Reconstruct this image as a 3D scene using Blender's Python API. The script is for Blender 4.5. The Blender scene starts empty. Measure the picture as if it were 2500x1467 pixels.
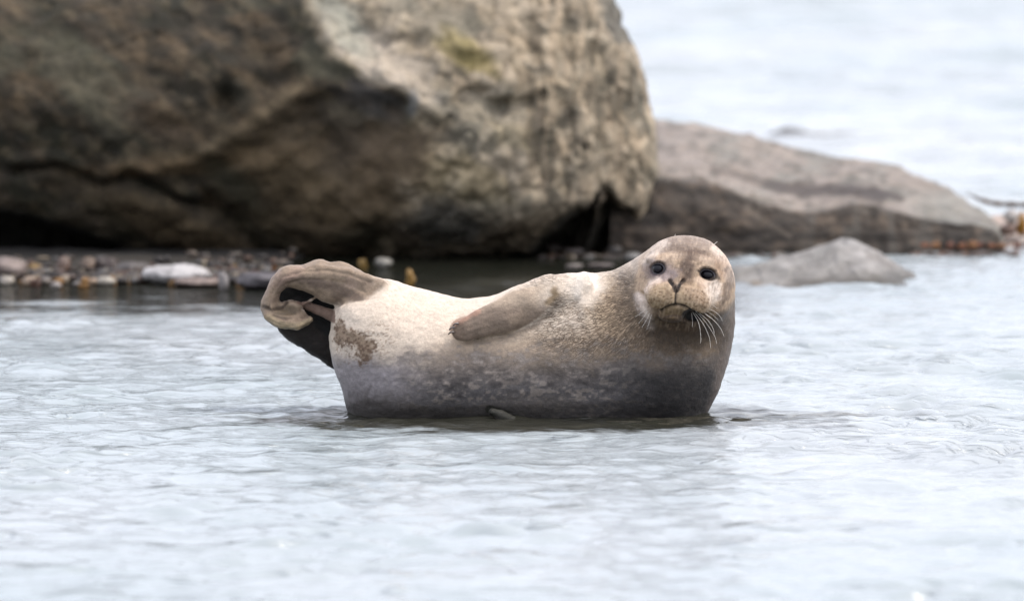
import bpy, math, random
import numpy as np
from mathutils import Vector

random.seed(7)
RNG = np.random.RandomState(11)
sc = bpy.context.scene
COL = sc.collection
R = math.radians

# ------------------------------------------------------------------ camera
F = 13393.0                 # focal length in pixels of the 2500 px wide photograph
CAM_H = 1.6
PITCH = math.atan(1141.5 / F)
cam_d = bpy.data.cameras.new('camera')
cam = bpy.data.objects.new('camera', cam_d)
COL.objects.link(cam)
cam.location = (0, 0, CAM_H)
cam.rotation_euler = (math.pi / 2 - PITCH, 0, 0)
cam_d.sensor_width = 36
cam_d.lens = 36 * F / 2500
cam_d.clip_start = 0.1
cam_d.clip_end = 6000
cam_d.dof.use_dof = True
cam_d.dof.focus_distance = 15.0
cam_d.dof.aperture_fstop = 2.8
sc.camera = cam

# ------------------------------------------------------------------ sky and sun
SUN_EL, SUN_AZ = R(58), R(98)          # azimuth clockwise from +Y: to the right, a little towards the camera
world = bpy.data.worlds.new('World')
sc.world = world
world.use_nodes = True
nt = world.node_tree
nt.nodes.clear()
out = nt.nodes.new('ShaderNodeOutputWorld')
sky = nt.nodes.new('ShaderNodeTexSky')
sky.sky_type = 'NISHITA'
sky.sun_disc = False
sky.sun_elevation = SUN_EL
sky.sun_rotation = SUN_AZ
sky.air_density = 1.0
sky.dust_density = 3.0
bg1 = nt.nodes.new('ShaderNodeBackground')
bg1.inputs[1].default_value = 0.05
nt.links.new(sky.outputs[0], bg1.inputs[0])
tc = nt.nodes.new('ShaderNodeTexCoord')
sep = nt.nodes.new('ShaderNodeSeparateXYZ')
nt.links.new(tc.outputs['Generated'], sep.inputs[0])
mr = nt.nodes.new('ShaderNodeMapRange')
mr.inputs[1].default_value = 0.0
mr.inputs[2].default_value = 1.0
mr.inputs[3].default_value = 0.84
mr.inputs[4].default_value = 1.12
nt.links.new(sep.outputs[2], mr.inputs[0])
cl = nt.nodes.new('ShaderNodeTexNoise')      # thin cloud cover
cl.inputs['Scale'].default_value = 2.2
cl.inputs['Detail'].default_value = 4
nt.links.new(tc.outputs['Generated'], cl.inputs['Vector'])
mr2 = nt.nodes.new('ShaderNodeMapRange')
mr2.inputs[1].default_value = 0.3
mr2.inputs[2].default_value = 0.7
mr2.inputs[3].default_value = 0.88
mr2.inputs[4].default_value = 1.1
nt.links.new(cl.outputs[0], mr2.inputs[0])
mu = nt.nodes.new('ShaderNodeMath'); mu.operation = 'MULTIPLY'
nt.links.new(mr.outputs[0], mu.inputs[0]); nt.links.new(mr2.outputs[0], mu.inputs[1])
bg2 = nt.nodes.new('ShaderNodeBackground')
bg2.inputs[0].default_value = (0.955, 0.94, 1.0, 1)
mu2 = nt.nodes.new('ShaderNodeMath'); mu2.operation = 'MULTIPLY'
mu2.inputs[1].default_value = 0.60
nt.links.new(mu.outputs[0], mu2.inputs[0])
nt.links.new(mu2.outputs[0], bg2.inputs[1])
add = nt.nodes.new('ShaderNodeAddShader')
nt.links.new(bg1.outputs[0], add.inputs[0]); nt.links.new(bg2.outputs[0], add.inputs[1])
nt.links.new(add.outputs[0], out.inputs[0])

sun_d = bpy.data.lights.new('sun', 'SUN')
sun_d.energy = 1.1
sun_d.angle = R(14)
sun_d.color = (1.0, 0.93, 0.84)
sun = bpy.data.objects.new('sun', sun_d)
COL.objects.link(sun)
sdir = Vector((math.sin(SUN_AZ) * math.cos(SUN_EL), math.cos(SUN_AZ) * math.cos(SUN_EL), math.sin(SUN_EL)))
sun.rotation_euler = sdir.to_track_quat('Z', 'Y').to_euler()
sun.location = sdir * 50

sc.view_settings.view_transform = 'Standard'
sc.view_settings.look = 'None'
sc.view_settings.exposure = 1.32
sc.view_settings.gamma = 1
sc.view_settings.use_curve_mapping = False
sc.render.engine = 'CYCLES'
sc.cycles.use_denoising = True
sc.cycles.max_bounces = 8
sc.cycles.sample_clamp_direct = 3.0
sc.cycles.caustics_reflective = False
sc.cycles.caustics_refractive = False

# ------------------------------------------------------------------ helpers
cp, sp = math.cos(PITCH), math.sin(PITCH)

def at(px, py, D):
    """world point seen at photo pixel (px, py) on the plane y = D (arrays allowed)"""
    a = (np.asarray(px, float) - 1250) / F
    b = (733.5 - np.asarray(py, float)) / F
    t = D / (cp + b * sp)
    return a * t, D + 0 * a, CAM_H + t * (b * cp - sp)

def proj(x, y, z):
    zz = z - CAM_H
    f = y * cp - zz * sp
    u = y * sp + zz * cp
    return 1250 + F * x / f, 733.5 - F * u / f

def ground_D(py):
    return 1.0 / (1 / 15.0 - (1020 - py) / (F * CAM_H))

def hash3(ix, iy, iz, seed):
    h = (ix.astype(np.int64) * 374761393 + iy.astype(np.int64) * 668265263 + iz.astype(np.int64) * 2147483647 + seed * 144665) & 0xffffffff
    h = ((h ^ (h >> 13)) * 1274126177) & 0xffffffff
    h = ((h ^ (h >> 16)) * 2246822519) & 0xffffffff
    return ((h ^ (h >> 15)) & 0xffffff) / float(0xffffff)

def vnoise(x, y, z, seed=0):
    x = np.asarray(x, float); y = np.asarray(y, float) + 0 * x; z = np.asarray(z, float) + 0 * x
    ix, iy, iz = np.floor(x), np.floor(y), np.floor(z)
    fx, fy, fz = x - ix, y - iy, z - iz
    fx = fx * fx * fx * (fx * (fx * 6 - 15) + 10); fy = fy * fy * fy * (fy * (fy * 6 - 15) + 10); fz = fz * fz * fz * (fz * (fz * 6 - 15) + 10)
    r = 0
    for dx in (0, 1):
        for dy in (0, 1):
            for dz in (0, 1):
                w = (fx if dx else 1 - fx) * (fy if dy else 1 - fy) * (fz if dz else 1 - fz)
                r = r + w * hash3(ix + dx, iy + dy, iz + dz, seed)
    return r * 2 - 1

def fbm(x, y, z, seed=0, octv=4, gain=0.5):
    s, a, n = 0, 1, 0
    for k in range(octv):
        s = s + a * vnoise(x * 2 ** k + 17.3 * k, y * 2 ** k - 9.1 * k, z * 2 ** k + 4.7 * k, seed + k)
        n += a; a *= gain
    return s / n

def worley(x, y, z, seed=0):
    """distance to nearest and second nearest feature point, and the cell's random value"""
    ix, iy, iz = np.floor(x), np.floor(y), np.floor(z)
    d1 = np.full(x.shape, 9.0); d2 = d1.copy(); val = np.zeros(x.shape)
    for dx in (-1, 0, 1):
        for dy in (-1, 0, 1):
            for dz in (-1, 0, 1):
                cx, cy, cz = ix + dx, iy + dy, iz + dz
                qx = cx + hash3(cx, cy, cz, seed); qy = cy + hash3(cx, cy, cz, seed + 1); qz = cz + hash3(cx, cy, cz, seed + 2)
                d = np.sqrt((qx - x) ** 2 + (qy - y) ** 2 + (qz - z) ** 2)
                nearer = d < d1
                d2 = np.where(nearer, d1, np.minimum(d2, d))
                val = np.where(nearer, hash3(cx, cy, cz, seed + 5), val)
                d1 = np.where(nearer, d, d1)
    return d1, d2, val

def sstep(a, b, x):
    t = np.clip((x - a) / (b - a), 0, 1)
    return t * t * (3 - 2 * t)

def spline(pts, closed=True, n=8):
    pts = np.array(pts, float)
    N = len(pts)
    o = []
    rng = range(N) if closed else range(N - 1)
    for i in rng:
        if closed:
            p0, p1, p2, p3 = pts[i - 1], pts[i], pts[(i + 1) % N], pts[(i + 2) % N]
        else:
            p0, p1, p2, p3 = pts[max(i - 1, 0)], pts[i], pts[i + 1], pts[min(i + 2, N - 1)]
        for k in range(n):
            t = k / n
            o.append(0.5 * ((2 * p1) + (-p0 + p2) * t + (2 * p0 - 5 * p1 + 4 * p2 - p3) * t * t + (-p0 + 3 * p1 - 3 * p2 + p3) * t ** 3))
    if not closed:
        o.append(pts[-1])
    return np.array(o)

def polyline_dist(u, v, pts):
    d = np.full(np.shape(u), 1e9)
    for (ax, ay), (bx, by) in zip(pts[:-1], pts[1:]):
        ex, ey = bx - ax, by - ay
        t = np.clip(((u - ax) * ex + (v - ay) * ey) / (ex * ex + ey * ey + 1e-9), 0, 1)
        d = np.minimum(d, np.hypot(u - ax - t * ex, v - ay - t * ey))
    return d

def poly_sd(u, v, pts):
    """signed distance, positive inside"""
    pts = np.asarray(pts, float)
    d = polyline_dist(u, v, np.vstack([pts, pts[:1]]))
    ins = np.zeros(np.shape(u), bool)
    n = len(pts)
    for i in range(n):
        x1, y1 = pts[i]; x2, y2 = pts[(i + 1) % n]
        if y1 == y2:
            continue
        c = ((y1 > v) != (y2 > v)) & (u < (x2 - x1) * (v - y1) / (y2 - y1) + x1)
        ins ^= c
    return np.where(ins, d, -d)

def blur2(a, sigma):
    k = int(3 * sigma) + 1
    x = np.arange(-k, k + 1); g = np.exp(-x * x / (2.0 * sigma * sigma)); g /= g.sum()
    p = np.pad(a, k, mode='edge')
    p = np.apply_along_axis(lambda r: np.convolve(r, g, 'valid'), 0, p)
    return np.apply_along_axis(lambda r: np.convolve(r, g, 'valid'), 1, p)

def smin(a, b, k):
    h = np.clip(0.5 + 0.5 * (b - a) / k, 0, 1)
    return b + (a - b) * h - k * h * (1 - h)

def surface_nets(Fv):
    """Fv < 0 inside. returns verts in index space, quads"""
    s = Fv < 0
    nx, ny, nz = s.shape
    cnt = np.zeros((nx - 1, ny - 1, nz - 1), np.int8)
    for a in (0, 1):
        for b in (0, 1):
            for c in (0, 1):
                cnt += s[a:nx - 1 + a, b:ny - 1 + b, c:nz - 1 + c]
    act = (cnt > 0) & (cnt < 8)
    I, J, K = np.nonzero(act)
    idx = np.full(act.shape, -1, np.int64)
    idx[I, J, K] = np.arange(len(I))
    acc = np.zeros((len(I), 3)); n = np.zeros(len(I))
    corners = [(a, b, c) for a in (0, 1) for b in (0, 1) for c in (0, 1)]
    for p in corners:
        for ax in range(3):
            if p[ax]:
                continue
            q = list(p); q[ax] = 1
            fa = Fv[I + p[0], J + p[1], K + p[2]]; fb = Fv[I + q[0], J + q[1], K + q[2]]
            m = (fa < 0) != (fb < 0)
            t = np.where(m, fa / np.where(m, fa - fb, 1), 0)
            for d in range(3):
                acc[:, d] += np.where(m, p[d] + (t if d == ax else 0), 0)
            n += m
    V = np.stack([I, J, K], 1) + acc / n[:, None]
    faces = []
    for ax in range(3):
        sl0 = [slice(1, -1)] * 3; sl0[ax] = slice(0, -1)
        sl1 = [slice(1, -1)] * 3; sl1[ax] = slice(1, None)
        a = s[tuple(sl0)]; b = s[tuple(sl1)]
        X = np.nonzero(a != b)
        flip = a[X]
        P = [X[0] + (0 if ax == 0 else 1), X[1] + (0 if ax == 1 else 1), X[2] + (0 if ax == 2 else 1)]
        o1, o2 = [(1, 2), (2, 0), (0, 1)][ax]
        def g(d1, d2):
            Q = [P[0].copy(), P[1].copy(), P[2].copy()]
            Q[o1] = Q[o1] - d1; Q[o2] = Q[o2] - d2
            return idx[Q[0], Q[1], Q[2]]
        q = np.stack([g(1, 1), g(0, 1), g(0, 0), g(1, 0)], 1)
        q[~flip] = q[~flip][:, ::-1]
        faces.append(q)
    return V, np.vstack(faces)

def smooth_verts(V, Q, it=1, lam=0.5):
    e = np.vstack([Q[:, [0, 1]], Q[:, [1, 2]], Q[:, [2, 3]], Q[:, [3, 0]]])
    for _ in range(it):
        s = np.zeros_like(V); n = np.zeros(len(V))
        for a, b in ((0, 1), (1, 0)):
            for d in range(3):
                s[:, d] += np.bincount(e[:, a], weights=V[e[:, b], d], minlength=len(V))
            n += np.bincount(e[:, a], minlength=len(V))
        V = V + lam * (s / np.maximum(n, 1)[:, None] - V)
    return V

def vnormals(V, Q):
    n = np.cross(V[Q[:, 2]] - V[Q[:, 0]], V[Q[:, 3]] - V[Q[:, 1]])
    o = np.zeros_like(V)
    for c in range(4):
        for d in range(3):
            o[:, d] += np.bincount(Q[:, c], weights=n[:, d], minlength=len(V))
    return o / (np.linalg.norm(o, axis=1)[:, None] + 1e-12)

def mesh_from(name, V, Q, mat=None, smooth=True):
    V = np.asarray(V, np.float32); Q = np.asarray(Q)
    me = bpy.data.meshes.new(name)
    k = Q.shape[1]
    me.vertices.add(len(V)); me.vertices.foreach_set('co', V.ravel())
    me.loops.add(Q.size); me.loops.foreach_set('vertex_index', Q.ravel().astype(np.int32))
    me.polygons.add(len(Q))
    me.polygons.foreach_set('loop_start', np.arange(0, Q.size, k, dtype=np.int32))
    me.polygons.foreach_set('loop_total', np.full(len(Q), k, np.int32))
    me.update(calc_edges=True)
    me.validate()
    if smooth:
        me.polygons.foreach_set('use_smooth', np.ones(len(me.polygons), bool))
    if mat:
        me.materials.append(mat)
    return me

def link(name, me, parent=None, **props):
    o = bpy.data.objects.new(name, me)
    COL.objects.link(o)
    if parent is not None:
        o.parent = parent
    for k, v in props.items():
        o[k] = v
    return o

def set_col(me, name, C):
    a = me.color_attributes.new(name, 'FLOAT_COLOR', 'POINT')
    c = np.ones((len(me.vertices), 4), np.float32); c[:, :C.shape[1]] = C
    a.data.foreach_set('color', c.ravel())

def lin(r, g, b):
    return np.array([((c / 255) / 12.92 if c / 255 < 0.04045 else ((c / 255 + 0.055) / 1.055) ** 2.4) for c in (r, g, b)])

def recentre(o):
    """origin of a top-level mesh at its base centre"""
    me = o.data
    n = len(me.vertices); co = np.empty(n * 3, np.float32); me.vertices.foreach_get('co', co); co = co.reshape(-1, 3)
    c = np.array([(co[:, 0].min() + co[:, 0].max()) / 2, (co[:, 1].min() + co[:, 1].max()) / 2, co[:, 2].min()])
    me.vertices.foreach_set('co', (co - c).astype(np.float32).ravel()); me.update()
    o.location = c

# ---- node helper
class N:
    def __init__(s, name):
        s.m = bpy.data.materials.new(name); s.m.use_nodes = True
        s.t = s.m.node_tree; s.b = s.t.nodes['Principled BSDF']
    def n(s, typ, **kw):
        x = s.t.nodes.new(typ)
        for k, v in kw.items():
            setattr(x, k, v)
        return x
    def set(s, node, i, v):
        if hasattr(v, 'is_output') or isinstance(v, bpy.types.NodeSocket):
            s.t.links.new(v, node.inputs[i])
        else:
            node.inputs[i].default_value = v
    def noise(s, vec, scale, detail=3, rough=0.55, dist=0.0):
        x = s.n('ShaderNodeTexNoise'); s.set(x, 'Vector', vec); x.inputs['Scale'].default_value = scale
        x.inputs['Detail'].default_value = detail; x.inputs['Roughness'].default_value = rough; x.inputs['Distortion'].default_value = dist
        return x.outputs[0]
    def voro(s, vec, scale, feature='F1'):
        x = s.n('ShaderNodeTexVoronoi', feature=feature); s.set(x, 'Vector', vec); x.inputs['Scale'].default_value = scale
        return x.outputs[0]
    def map(s, v, a, b, c, d, smooth=True):
        x = s.n('ShaderNodeMapRange'); x.interpolation_type = 'SMOOTHSTEP' if smooth else 'LINEAR'
        s.set(x, 0, v)
        for i, q in enumerate((a, b, c, d)):
            s.set(x, i + 1, q)
        return x.outputs[0]
    def math(s, op, a, b=0.0):
        x = s.n('ShaderNodeMath', operation=op); s.set(x, 0, a); s.set(x, 1, b); return x.outputs[0]
    def mix(s, f, a, b, mode='MIX'):
        x = s.n('ShaderNodeMix', data_type='RGBA', blend_type=mode)
        s.set(x, 0, f); s.set(x, 6, a); s.set(x, 7, b); return x.outputs[2]
    def vmul(s, v, sc_):
        x = s.n('ShaderNodeVectorMath', operation='MULTIPLY'); s.set(x, 0, v); x.inputs[1].default_value = sc_; return x.outputs[0]
    def attr(s, name):
        return s.n('ShaderNodeAttribute', attribute_name=name)
    def bump(s, h, dist, strength=1.0, normal=None):
        x = s.n('ShaderNodeBump'); x.inputs['Strength'].default_value = strength; x.inputs['Distance'].default_value = dist
        s.set(x, 'Height', h)
        if normal is not None:
            s.set(x, 'Normal', normal)
        return x.outputs[0]
    def grey(s, v):
        x = s.n('ShaderNodeCombineColor'); s.set(x, 0, v); s.set(x, 1, v); s.set(x, 2, v); return x.outputs[0]

# ------------------------------------------------------------------ water
def build_water():
    rows = [-60, -30, -12, -4, 0, 3, 5, 6.5, 7.5, 8.3]
    y = 9.0
    while y < 21.5:
        rows.append(y); y += 0.0145
    d = 0.0145
    while y < 75:
        rows.append(y); d = min(d * 1.012, y * 0.0022); y += d
    while y < 4000:
        rows.append(y); d *= 1.25; y += d
    rows = np.array(rows)
    core = np.linspace(-1.16, 1.16, 361)
    ext = 1.16 + np.cumsum(0.0065 * 1.35 ** np.arange(1, 27))
    t = np.concatenate([-ext[::-1], core, ext])
    scale = np.maximum(np.abs(rows), 9.0) * 0.0933
    X = t[None, :] * scale[:, None]
    Y = np.repeat(rows[:, None], len(t), 1)
    dx = np.abs(np.gradient(X, axis=1)); dy = np.abs(np.gradient(Y, axis=0))
    Z = np.zeros_like(X)
    r = np.random.RandomState(5)
    # slow drift of the wave pattern so crests wander
    wx = 0.10 * fbm(X * 1.3, Y * 0.9, 0 * X, 31, 3); wy = 0.10 * fbm(X * 1.6, Y * 0.8, 0 * X + 3, 37, 3)
    pk = fbm(X * 2.6, Y * 2.0, 0 * X, 43, 3) + 0.5 * fbm(X * 0.7, Y * 0.5, 0 * X, 47, 2)
    packet = 0.12 + 1.2 * sstep(0.05, 0.6, pk)
    def waves(n, l0, l1, spread, rms, seed):
        rr = np.random.RandomState(seed); H = np.zeros_like(X)
        lam = np.exp(rr.uniform(math.log(l0), math.log(l1), n)); sl = rms * math.sqrt(2.0 / n)
        for i in range(n):
            th = rr.normal(0, spread) + (0.10 if i % 2 else -0.14)
            kx, ky = math.sin(th), math.cos(th)
            k = 2 * math.pi / lam[i]
            att = sstep(2.2, 4.5, lam[i] / np.maximum(dx * abs(kx) + dy * abs(ky), 1e-4))
            ph = k * (kx * (X + wx) + ky * (Y + wy)) + rr.uniform(0, 6.28)
            H += att * sl / k * (np.sin(ph) + 0.25 * np.cos(2 * ph))
        return H
    Z = waves(60, 0.055, 0.34, 0.75, 0.115, 5) + packet * waves(60, 0.07, 0.20, 0.36, 0.34, 6)
    Z += sstep(21, 27, Y) * waves(40, 0.35, 2.4, 0.7, 0.19, 7)
    # gusts: rougher and smoother patches
    g = 0.85 + 0.45 * fbm(X * 0.8, Y * 0.35, 0 * X + 9, 51, 3)
    # the lee of the boulder is calm
    calm = sstep(17.9, 18.7, Y + 0.7 * fbm(X * 2.0, Y * 4, 0 * X, 61, 3)) * (1 - sstep(0.55, 1.0, X)) * (1 - sstep(20.5, 23, Y)) * sstep(-4.6, -3.2, X)
    mid = sstep(17.2, 18.6, Y) * (1 - sstep(0.4, 0.9, X)) * (1 - sstep(20.5, 23, Y))
    lee = np.exp(-(((X - 0.35) / 0.75) ** 2 + ((Y - 14.85) / 0.22) ** 2))     # calmer just in front of the seal
    Z *= g * (1 - 0.72 * calm) * (1 - 0.25 * mid) * (1 - 0.35 * lee)
    # small swash ridge in front of the seal
    # ripples spreading from the seal's body
    db = np.hypot((X - 0.04) / 1.0, (Y - 15.14) / 0.42 * 0.5) - 0.44
    db = np.maximum(db, 0) + 0.03 * fbm(X * 3, Y * 3, 0 * X, 66, 2)
    Z += 0.0042 * np.sin(2 * np.pi * db / 0.105) * np.exp(-db / 0.28) * sstep(8, 10, Y)
    V = np.stack([X, Y, Z], 2).reshape(-1, 3)
    nr, nc = X.shape
    a = (np.arange(nr - 1)[:, None] * nc + np.arange(nc - 1)[None, :]).ravel()
    Q = np.stack([a, a + 1, a + nc + 1, a + nc], 1)
    m = N('sea_water')
    geo = m.n('ShaderNodeNewGeometry').outputs['Position']
    b = m.b
    b.inputs['IOR'].default_value = 1.36
    syy = m.n('ShaderNodeSeparateXYZ'); m.set(syy, 0, geo)
    wob = m.math('ADD', syy.outputs[1], m.map(m.noise(m.vmul(geo, (2.2, 6.5, 0)), 1.0, 4, 0.6), 0.2, 0.8, -1.1, 1.1, False))
    lee = m.math('MULTIPLY', m.map(wob, 17.7, 18.5, 0, 1), m.math('MULTIPLY', m.map(syy.outputs[0], 0.5, 1.0, 1, 0), m.map(syy.outputs[0], -4.6, -3.2, 0, 1)))
    m.set(b, 'Roughness', m.math('SUBTRACT', m.map(syy.outputs[1], 20.0, 60.0, 0.14, 0.33), m.math('MULTIPLY', lee, 0.08)))
    turb = m.noise(m.vmul(geo, (0.35, 0.2, 1)), 1.0, 3)
    c = m.mix(m.map(turb, 0.35, 0.65, 0, 1), (0.235, 0.272, 0.282, 1), (0.295, 0.318, 0.328, 1))
    # boulder's dark reflection painted into the water colour at its foot
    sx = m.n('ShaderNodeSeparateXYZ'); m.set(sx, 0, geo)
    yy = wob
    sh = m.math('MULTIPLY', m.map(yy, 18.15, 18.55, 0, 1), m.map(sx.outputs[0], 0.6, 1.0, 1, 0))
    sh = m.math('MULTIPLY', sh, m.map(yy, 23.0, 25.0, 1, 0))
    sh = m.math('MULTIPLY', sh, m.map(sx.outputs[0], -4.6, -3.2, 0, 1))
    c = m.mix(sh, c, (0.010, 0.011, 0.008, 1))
    # submerged rock and the seal's dark broken reflection, painted round the waterline
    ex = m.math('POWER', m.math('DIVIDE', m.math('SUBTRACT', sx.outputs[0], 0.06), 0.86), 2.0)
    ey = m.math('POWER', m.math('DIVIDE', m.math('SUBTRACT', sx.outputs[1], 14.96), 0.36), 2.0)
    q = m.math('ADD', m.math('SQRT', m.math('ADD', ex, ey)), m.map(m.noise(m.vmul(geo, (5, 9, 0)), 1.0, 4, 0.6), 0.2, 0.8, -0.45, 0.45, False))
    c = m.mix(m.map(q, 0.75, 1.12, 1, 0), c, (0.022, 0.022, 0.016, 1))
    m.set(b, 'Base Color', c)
    w1 = m.noise(m.vmul(geo, (6, 34, 1)), 1.0, 4, 0.65, 0.4)
    w2 = m.noise(m.vmul(geo, (22, 95, 1)), 1.0, 2, 0.5)
    h = m.math('ADD', w1, m.math('MULTIPLY', w2, 0.28))
    bn = m.bump(h, 0.0045, 1.0)
    # short steep wavelet faces, long across the view and thin along it
    s1 = m.noise(m.vmul(geo, (4.2, 15.0, 1)), 1.0, 3, 0.55, 0.7)
    s2 = m.noise(m.vmul(geo, (3.0, 9.0, 1)), 1.0, 2, 0.5, 0.9)
    openw = m.math('SUBTRACT', 1.0, m.math('MULTIPLY', lee, 0.85))
    pch = m.map(m.noise(m.vmul(geo, (0.9, 0.8, 0)), 1.0, 3, 0.6), 0.40, 0.60, 0.25, 1.0)
    near = m.map(syy.outputs[1], 12.6, 14.2, 0.25, 1.0)
    l1_ = m.math('MULTIPLY', m.map(m.math('ABSOLUTE', m.math('SUBTRACT', s1, 0.5)), 0.0, 0.045, 1, 0), m.math('MULTIPLY', m.math('MULTIPLY', pch, near), 0.85))
    s3 = m.noise(m.vmul(geo, (2.1, 4.6, 1)), 1.0, 2, 0.45, 0.5)
    st = m.math('ADD', l1_, m.math('ADD', m.math('MULTIPLY', m.map(s2, 0.61, 0.69, 0, 1), 1.8), m.math('MULTIPLY', m.map(s3, 0.56, 0.74, 0, 1), 4.6)))
    bn = m.bump(m.math('MULTIPLY', st, openw), 0.0052, 1.0, bn)
    m.set(b, 'Normal', bn)
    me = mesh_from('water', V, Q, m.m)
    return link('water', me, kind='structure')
build_water()

# ------------------------------------------------------------------ a field space for sculpting: U right, V down, W away, in photo pixels
class Space:
    def __init__(s, Yc, u0, u1, v0, v1, w0, w1, step):
        s.Yc = Yc; s.s = Yc / F; s.step = step
        s.u = np.arange(u0, u1 + step, step, dtype=np.float32); s.v = np.arange(v0, v1 + step, step, dtype=np.float32); s.w = np.arange(w0, w1 + step, step, dtype=np.float32)
        s.f = np.full((len(s.u), len(s.v), len(s.w)), 1e3, np.float32)
        x0, _, z0 = at(1250, 733.5, Yc); s.z0 = float(z0)
    def c(s, u, v, w):
        k = 1 + w * s.s / s.Yc
        return 1250 + (u - 1250) * k, -408 + (v + 408) * k, w
    def world(s, P):
        o = np.empty_like(P, dtype=float)
        o[:, 0] = (P[:, 0] - 1250) * s.s; o[:, 1] = s.Yc + P[:, 2] * s.s; o[:, 2] = s.z0 - (P[:, 1] - 733.5) * s.s
        return o
    def box(s, lo, hi):
        sl = []
        for ax, l, h in zip((s.u, s.v, s.w), lo, hi):
            a = int(np.clip(np.searchsorted(ax, l) - 1, 0, len(ax) - 1)); b = int(np.clip(np.searchsorted(ax, h) + 1, a + 1, len(ax)))
            sl.append(slice(a, b))
        return tuple(sl)
    def merge(s, sl, d, k):
        s.f[sl] = smin(s.f[sl], d.astype(np.float32), k)
    def cut(s, sl, d, k):
        s.f[sl] = -smin(-s.f[sl], d.astype(np.float32), k)
    def axes(s, sl):
        return s.u[sl[0]][:, None, None], s.v[sl[1]][None, :, None], s.w[sl[2]][None, None, :]
    def ell(s, c, r, k=10, rot=0.0, cut=False, tilt=0.0):
        cu, cv, cw = s.c(*c); m = max(r) + k * 1.5 + 8
        sl = s.box((cu - m, cv - m, cw - m), (cu + m, cv + m, cw + m))
        U, V, W = s.axes(sl); U = U - cu; V = V - cv; W = W - cw
        if rot:
            ca, sa = math.cos(rot), math.sin(rot); U, V = U * ca + V * sa, -U * sa + V * ca
        if tilt:
            ca, sa = math.cos(tilt), math.sin(tilt); U, W = U * ca + W * sa, -U * sa + W * ca
        q = np.sqrt((U / r[0]) ** 2 + (V / r[1]) ** 2 + (W / r[2]) ** 2)
        g = np.sqrt((U / r[0] ** 2) ** 2 + (V / r[1] ** 2) ** 2 + (W / r[2] ** 2) ** 2) + 1e-6
        d = q * (q - 1) / g
        if cut:
            s.cut(sl, d, k)
        else:
            s.merge(sl, d, k)
    def chain(s, pts, k=10, flat=1.0, cut=False):
        P = [s.c(*p[:3]) + (p[3],) for p in pts]
        A = np.array(P); m = A[:, 3].max() + k * 1.5 + 8
        sl = s.box(A[:, :3].min(0) - m, A[:, :3].max(0) + m)
        U, V, W = s.axes(sl)
        best = None
        for p, q in zip(P[:-1], P[1:]):
            e = np.array([q[0] - p[0], q[1] - p[1], (q[2] - p[2]) / flat])
            L = (e ** 2).sum() + 1e-6
            a, b, c_ = U - p[0], V - p[1], (W - p[2]) / flat
            t = np.clip((a * e[0] + b * e[1] + c_ * e[2]) / L, 0, 1)
            d = np.sqrt((a - t * e[0]) ** 2 + (b - t * e[1]) ** 2 + (c_ - t * e[2]) ** 2) - (p[3] + (q[3] - p[3]) * t)
            best = d if best is None else smin(best, d, 6)
        if cut:
            s.cut(sl, best * min(1, flat), k)
        else:
            s.merge(sl, best * min(1, flat), k)
    def inflate(s, pts, Rr, wc=0.0, depth=1.0, k=10, blur=12, soft=60, n=8, off=None, back=1.0):
        P = spline(pts, True, n)
        U2, V2 = np.meshgrid(s.u, s.v, indexing='ij')
        d = poly_sd(U2, V2, P)
        if blur:
            db = blur2(d, blur / s.step); w = sstep(0, soft, d); d = d * (1 - w) + db * w
        lo = (P[:, 0].min() - 60, P[:, 1].min() - 60, -1e9); hi = (P[:, 0].max() + 60, P[:, 1].max() + 60, 1e9)
        sl = s.box(lo, hi)
        dd = d[sl[0], sl[1]][:, :, None]
        _, _, W = s.axes(sl)
        if off is not None:
            W = W - off(s.u[sl[0]][:, None, None], s.v[sl[1]][None, :, None])
        W = (W - wc) / depth
        W = np.where(W > 0, W / back, W)
        q = Rr - dd
        f = np.where(q > 0, np.sqrt(W * W + q * q) - Rr, np.abs(W) - Rr)
        s.merge(sl, f, k)
    def mesh(s, smooth=1):
        V, Q = surface_nets(s.f)
        V = V * s.step + np.array([s.u[0], s.v[0], s.w[0]])
        V = smooth_verts(V, Q, smooth, 0.5)
        Wd = s.world(V)
        vol = np.einsum('ij,ij->i', Wd[Q[:, 0]] - Wd.mean(0), np.cross(Wd[Q[:, 1]] - Wd.mean(0), Wd[Q[:, 2]] - Wd.mean(0))).sum()
        if vol < 0:
            Q = Q[:, ::-1]
        return Wd, Q

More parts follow.
